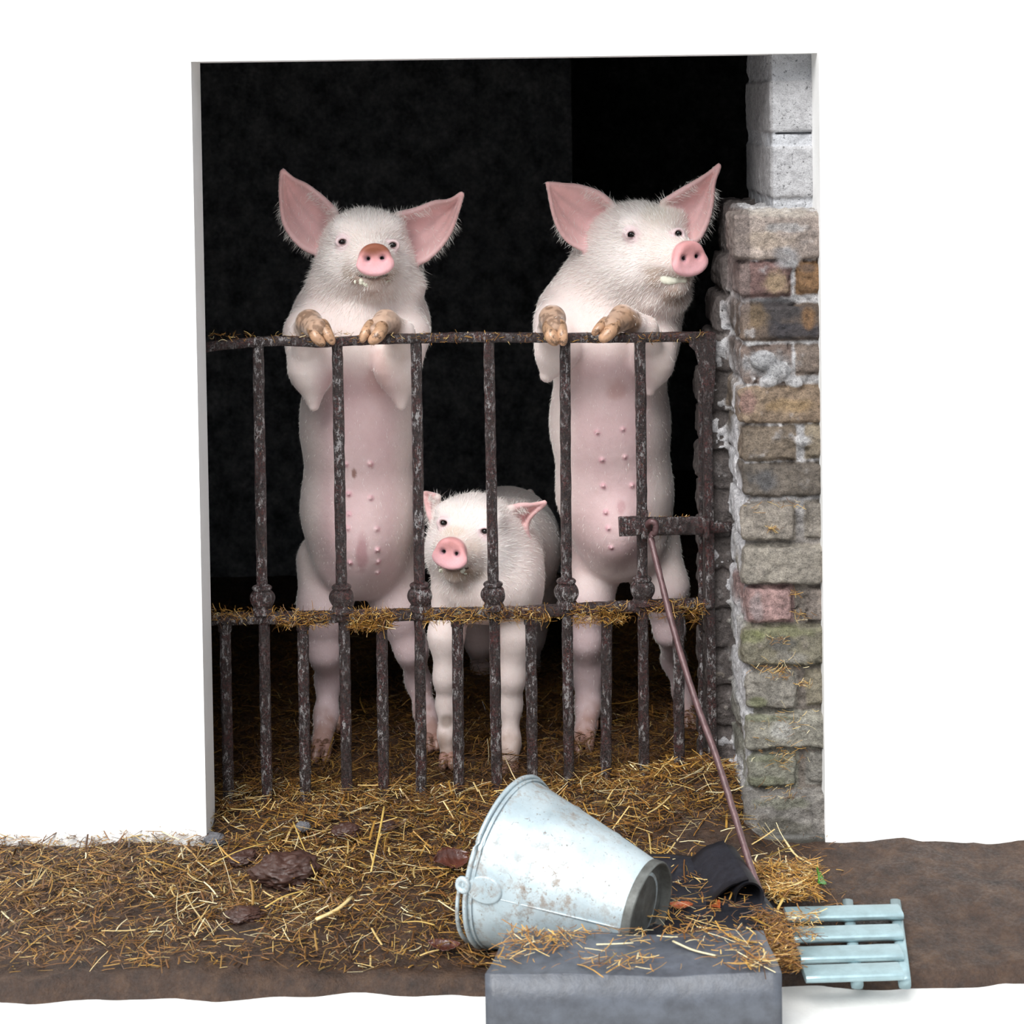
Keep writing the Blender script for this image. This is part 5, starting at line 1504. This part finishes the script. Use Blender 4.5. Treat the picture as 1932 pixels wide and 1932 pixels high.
flat_field('straw_on_grate', 160, [(1485, 1725), (1545, 1725), (1545, 1780), (1500, 1780)], 0.008, 205, 'little wisp of straw lying on the metal grating', 0.8, lambda x, y: 0.8+0*x)
# straw caught on the rails and the pier
def rail_straw(name, specs, seed, label):
    rg = np.random.default_rng(seed); PP = []; A = []; T = []; LN = []
    for (x0, x1, y0, y1, n, lmax) in specs:
        x = rg.uniform(x0, x1, n); y = rg.uniform(y0, y1, n)
        for a, b in zip(x, y):
            PP.append(W(a, b, gateD(a)+rg.uniform(-0.022, 0.004)))
            hang = rg.random() < 0.35
            A.append(rg.choice([0, math.pi])+rg.normal(0, 0.5)); T.append(rg.uniform(-1.5, -0.7) if hang else rg.normal(0, 0.35)); LN.append(0.006+lmax*rg.random()**2)
    P = np.array(PP); k = len(P); ln = np.array(LN)
    C = GOLD[rg.choice(len(GOLD), k, p=(0.28, 0.28, 0.2, 0.1, 0.09, 0.02, 0.03))]*(0.75+0.5*rg.random((k, 1)))
    straws(name, P, np.array(A), np.array(T), ln, 0.0004+0.0006*rg.random(k), C, rg, 0.3, label)
rail_straw('straw_tufts', [(396, 480, 1158, 1172, 160, 0.03), (515, 620, 1158, 1180, 340, 0.035), (660, 740, 1156, 1186, 520, 0.045), (800, 900, 1150, 1176, 330, 0.03),
    (905, 1040, 1146, 1172, 330, 0.03), (1080, 1180, 1142, 1176, 480, 0.035), (1220, 1330, 1134, 1156, 260, 0.03), (1300, 1315, 1150, 1175, 40, 0.04), (396, 1330, 1146, 1168, 500, 0.02)], 301, 'tufts of straw caught along the lower gate rail')
rail_straw('straw_flecks', [(396, 1330, 628, 646, 420, 0.014), (1205, 1310, 974, 984, 60, 0.02), (1215, 1250, 985, 1012, 50, 0.02)], 302, 'flecks of straw stuck to the top gate rail and latch')
def wall_straw():
    rg = np.random.default_rng(77); PP = []
    for (x, y, r, n) in ((1458, 997, 10, 26), (1430, 956, 40, 8), (1500, 955, 30, 10), (1470, 1265, 50, 60), (1520, 1290, 14, 20), (1470, 1205, 20, 14), (1490, 1355, 60, 30), (1480, 1420, 50, 40), (1470, 1500, 50, 30), (1500, 1120, 12, 14), (1510, 1160, 20, 16), (1490, 1440, 30, 10)):
        for _ in range(n): PP.append(W(x+rg.normal(0, 0.5)*r, y+rg.normal(0, 0.22)*r, D_FRONT-0.008-0.008*rg.random()))
    P = np.array([p for p in PP if p[0] < xr-0.01]); k = len(P)
    C = GOLD[rg.choice(len(GOLD), k, p=(0.25, 0.2, 0.15, 0.1, 0.2, 0.07, 0.03))]
    straws('straw_on_pier', P, rg.choice([0, math.pi], k)+rg.normal(0, 0.3, k), rg.normal(0, 0.7, k), 0.007+0.02*rg.random(k)**1.5, 0.0004+0.0005*rg.random(k), C, rg, 0.2, 'wisps of straw stuck in the joints of the brick pier')
wall_straw()
def single(name, a, b, w, col, label, seed):
    rg = np.random.default_rng(seed)
    P = catmull([a, (np.array(a)+np.array(b))/2+rg.normal(0, 0.003, 3), b], 8)
    mb = MB(); mb.tube([tuple(p) for p in P], [w*(1-0.2*i/7) for i in range(8)], n=8, col=col, flat=0.6)
    o = mb.build(name, STRAW, tint=True); tag(o, label, 'straw stalk'); return o
def gz(px, py, dz=0.03):
    p = WZ(px, py, 0.0); return WZ(px, py, float(ground_z(p[0], p[1]))+dz)
PALE = (0.66, 0.52, 0.25); YEL = (0.52, 0.36, 0.10); CRE = (0.75, 0.66, 0.42)
single('straw_stalk', gz(725, 1522, 0.05), gz(700, 1645), 0.0022, YEL, 'long yellow straw leaning at the foot of the third short gate bar', 1)
single('straw_stalk', gz(553, 1550), gz(595, 1650), 0.0016, YEL, 'long yellow straw sloping right of the dung lump', 2)
single('straw_stalk', gz(596, 1735), gz(664, 1692), 0.0040, PALE, 'broad split pale straw lying in the lower left mud', 3)
single('straw_stalk', gz(500, 1712), gz(577, 1680), 0.0020, YEL, 'yellow straw below the dung lump', 4)
single('straw_stalk', WZ(1270, 1776, 0.070), WZ(1350, 1803, 0.070), 0.0030, CRE, 'bright cream straw on the right of the slate slab', 5)
single('straw_stalk', WZ(1372, 1762, 0.070), WZ(1428, 1778, 0.070), 0.0028, YEL, 'yellow straw near the right edge of the slate slab', 6)
single('straw_stalk', WZ(1125, 1782, 0.070), WZ(1195, 1779, 0.070), 0.0022, CRE, 'pale straw in the middle of the slate slab', 7)
single('straw_stalk', WZ(1480, 1584, 0.02), WZ(1533, 1632, 0.0), 0.0030, PALE, 'thick jointed yellow straw below the pier at the right', 8)
single('straw_stalk', WZ(1318, 1642, 0.022), WZ(1331, 1684, 0.022), 0.0022, YEL, 'short straw standing on the rubber mat', 9)
single('straw_stalk', WZ(1478, 1695, 0.02), WZ(1466, 1722, 0.015), 0.0026, YEL, 'short brown straw on the rubber right of the rod', 10)
single('straw_stalk', gz(396, 1632), gz(502, 1590), 0.0016, YEL, 'curved straw at the far left under the gate', 11)
single('straw_stalk', gz(820, 1745), gz(1060, 1760) if False else gz(760, 1740), 0.002, YEL, 'golden straw in the mud before the bucket', 12)
print('verts', sum(len(o.data.vertices) for o in SC.objects if o.type == 'MESH'))
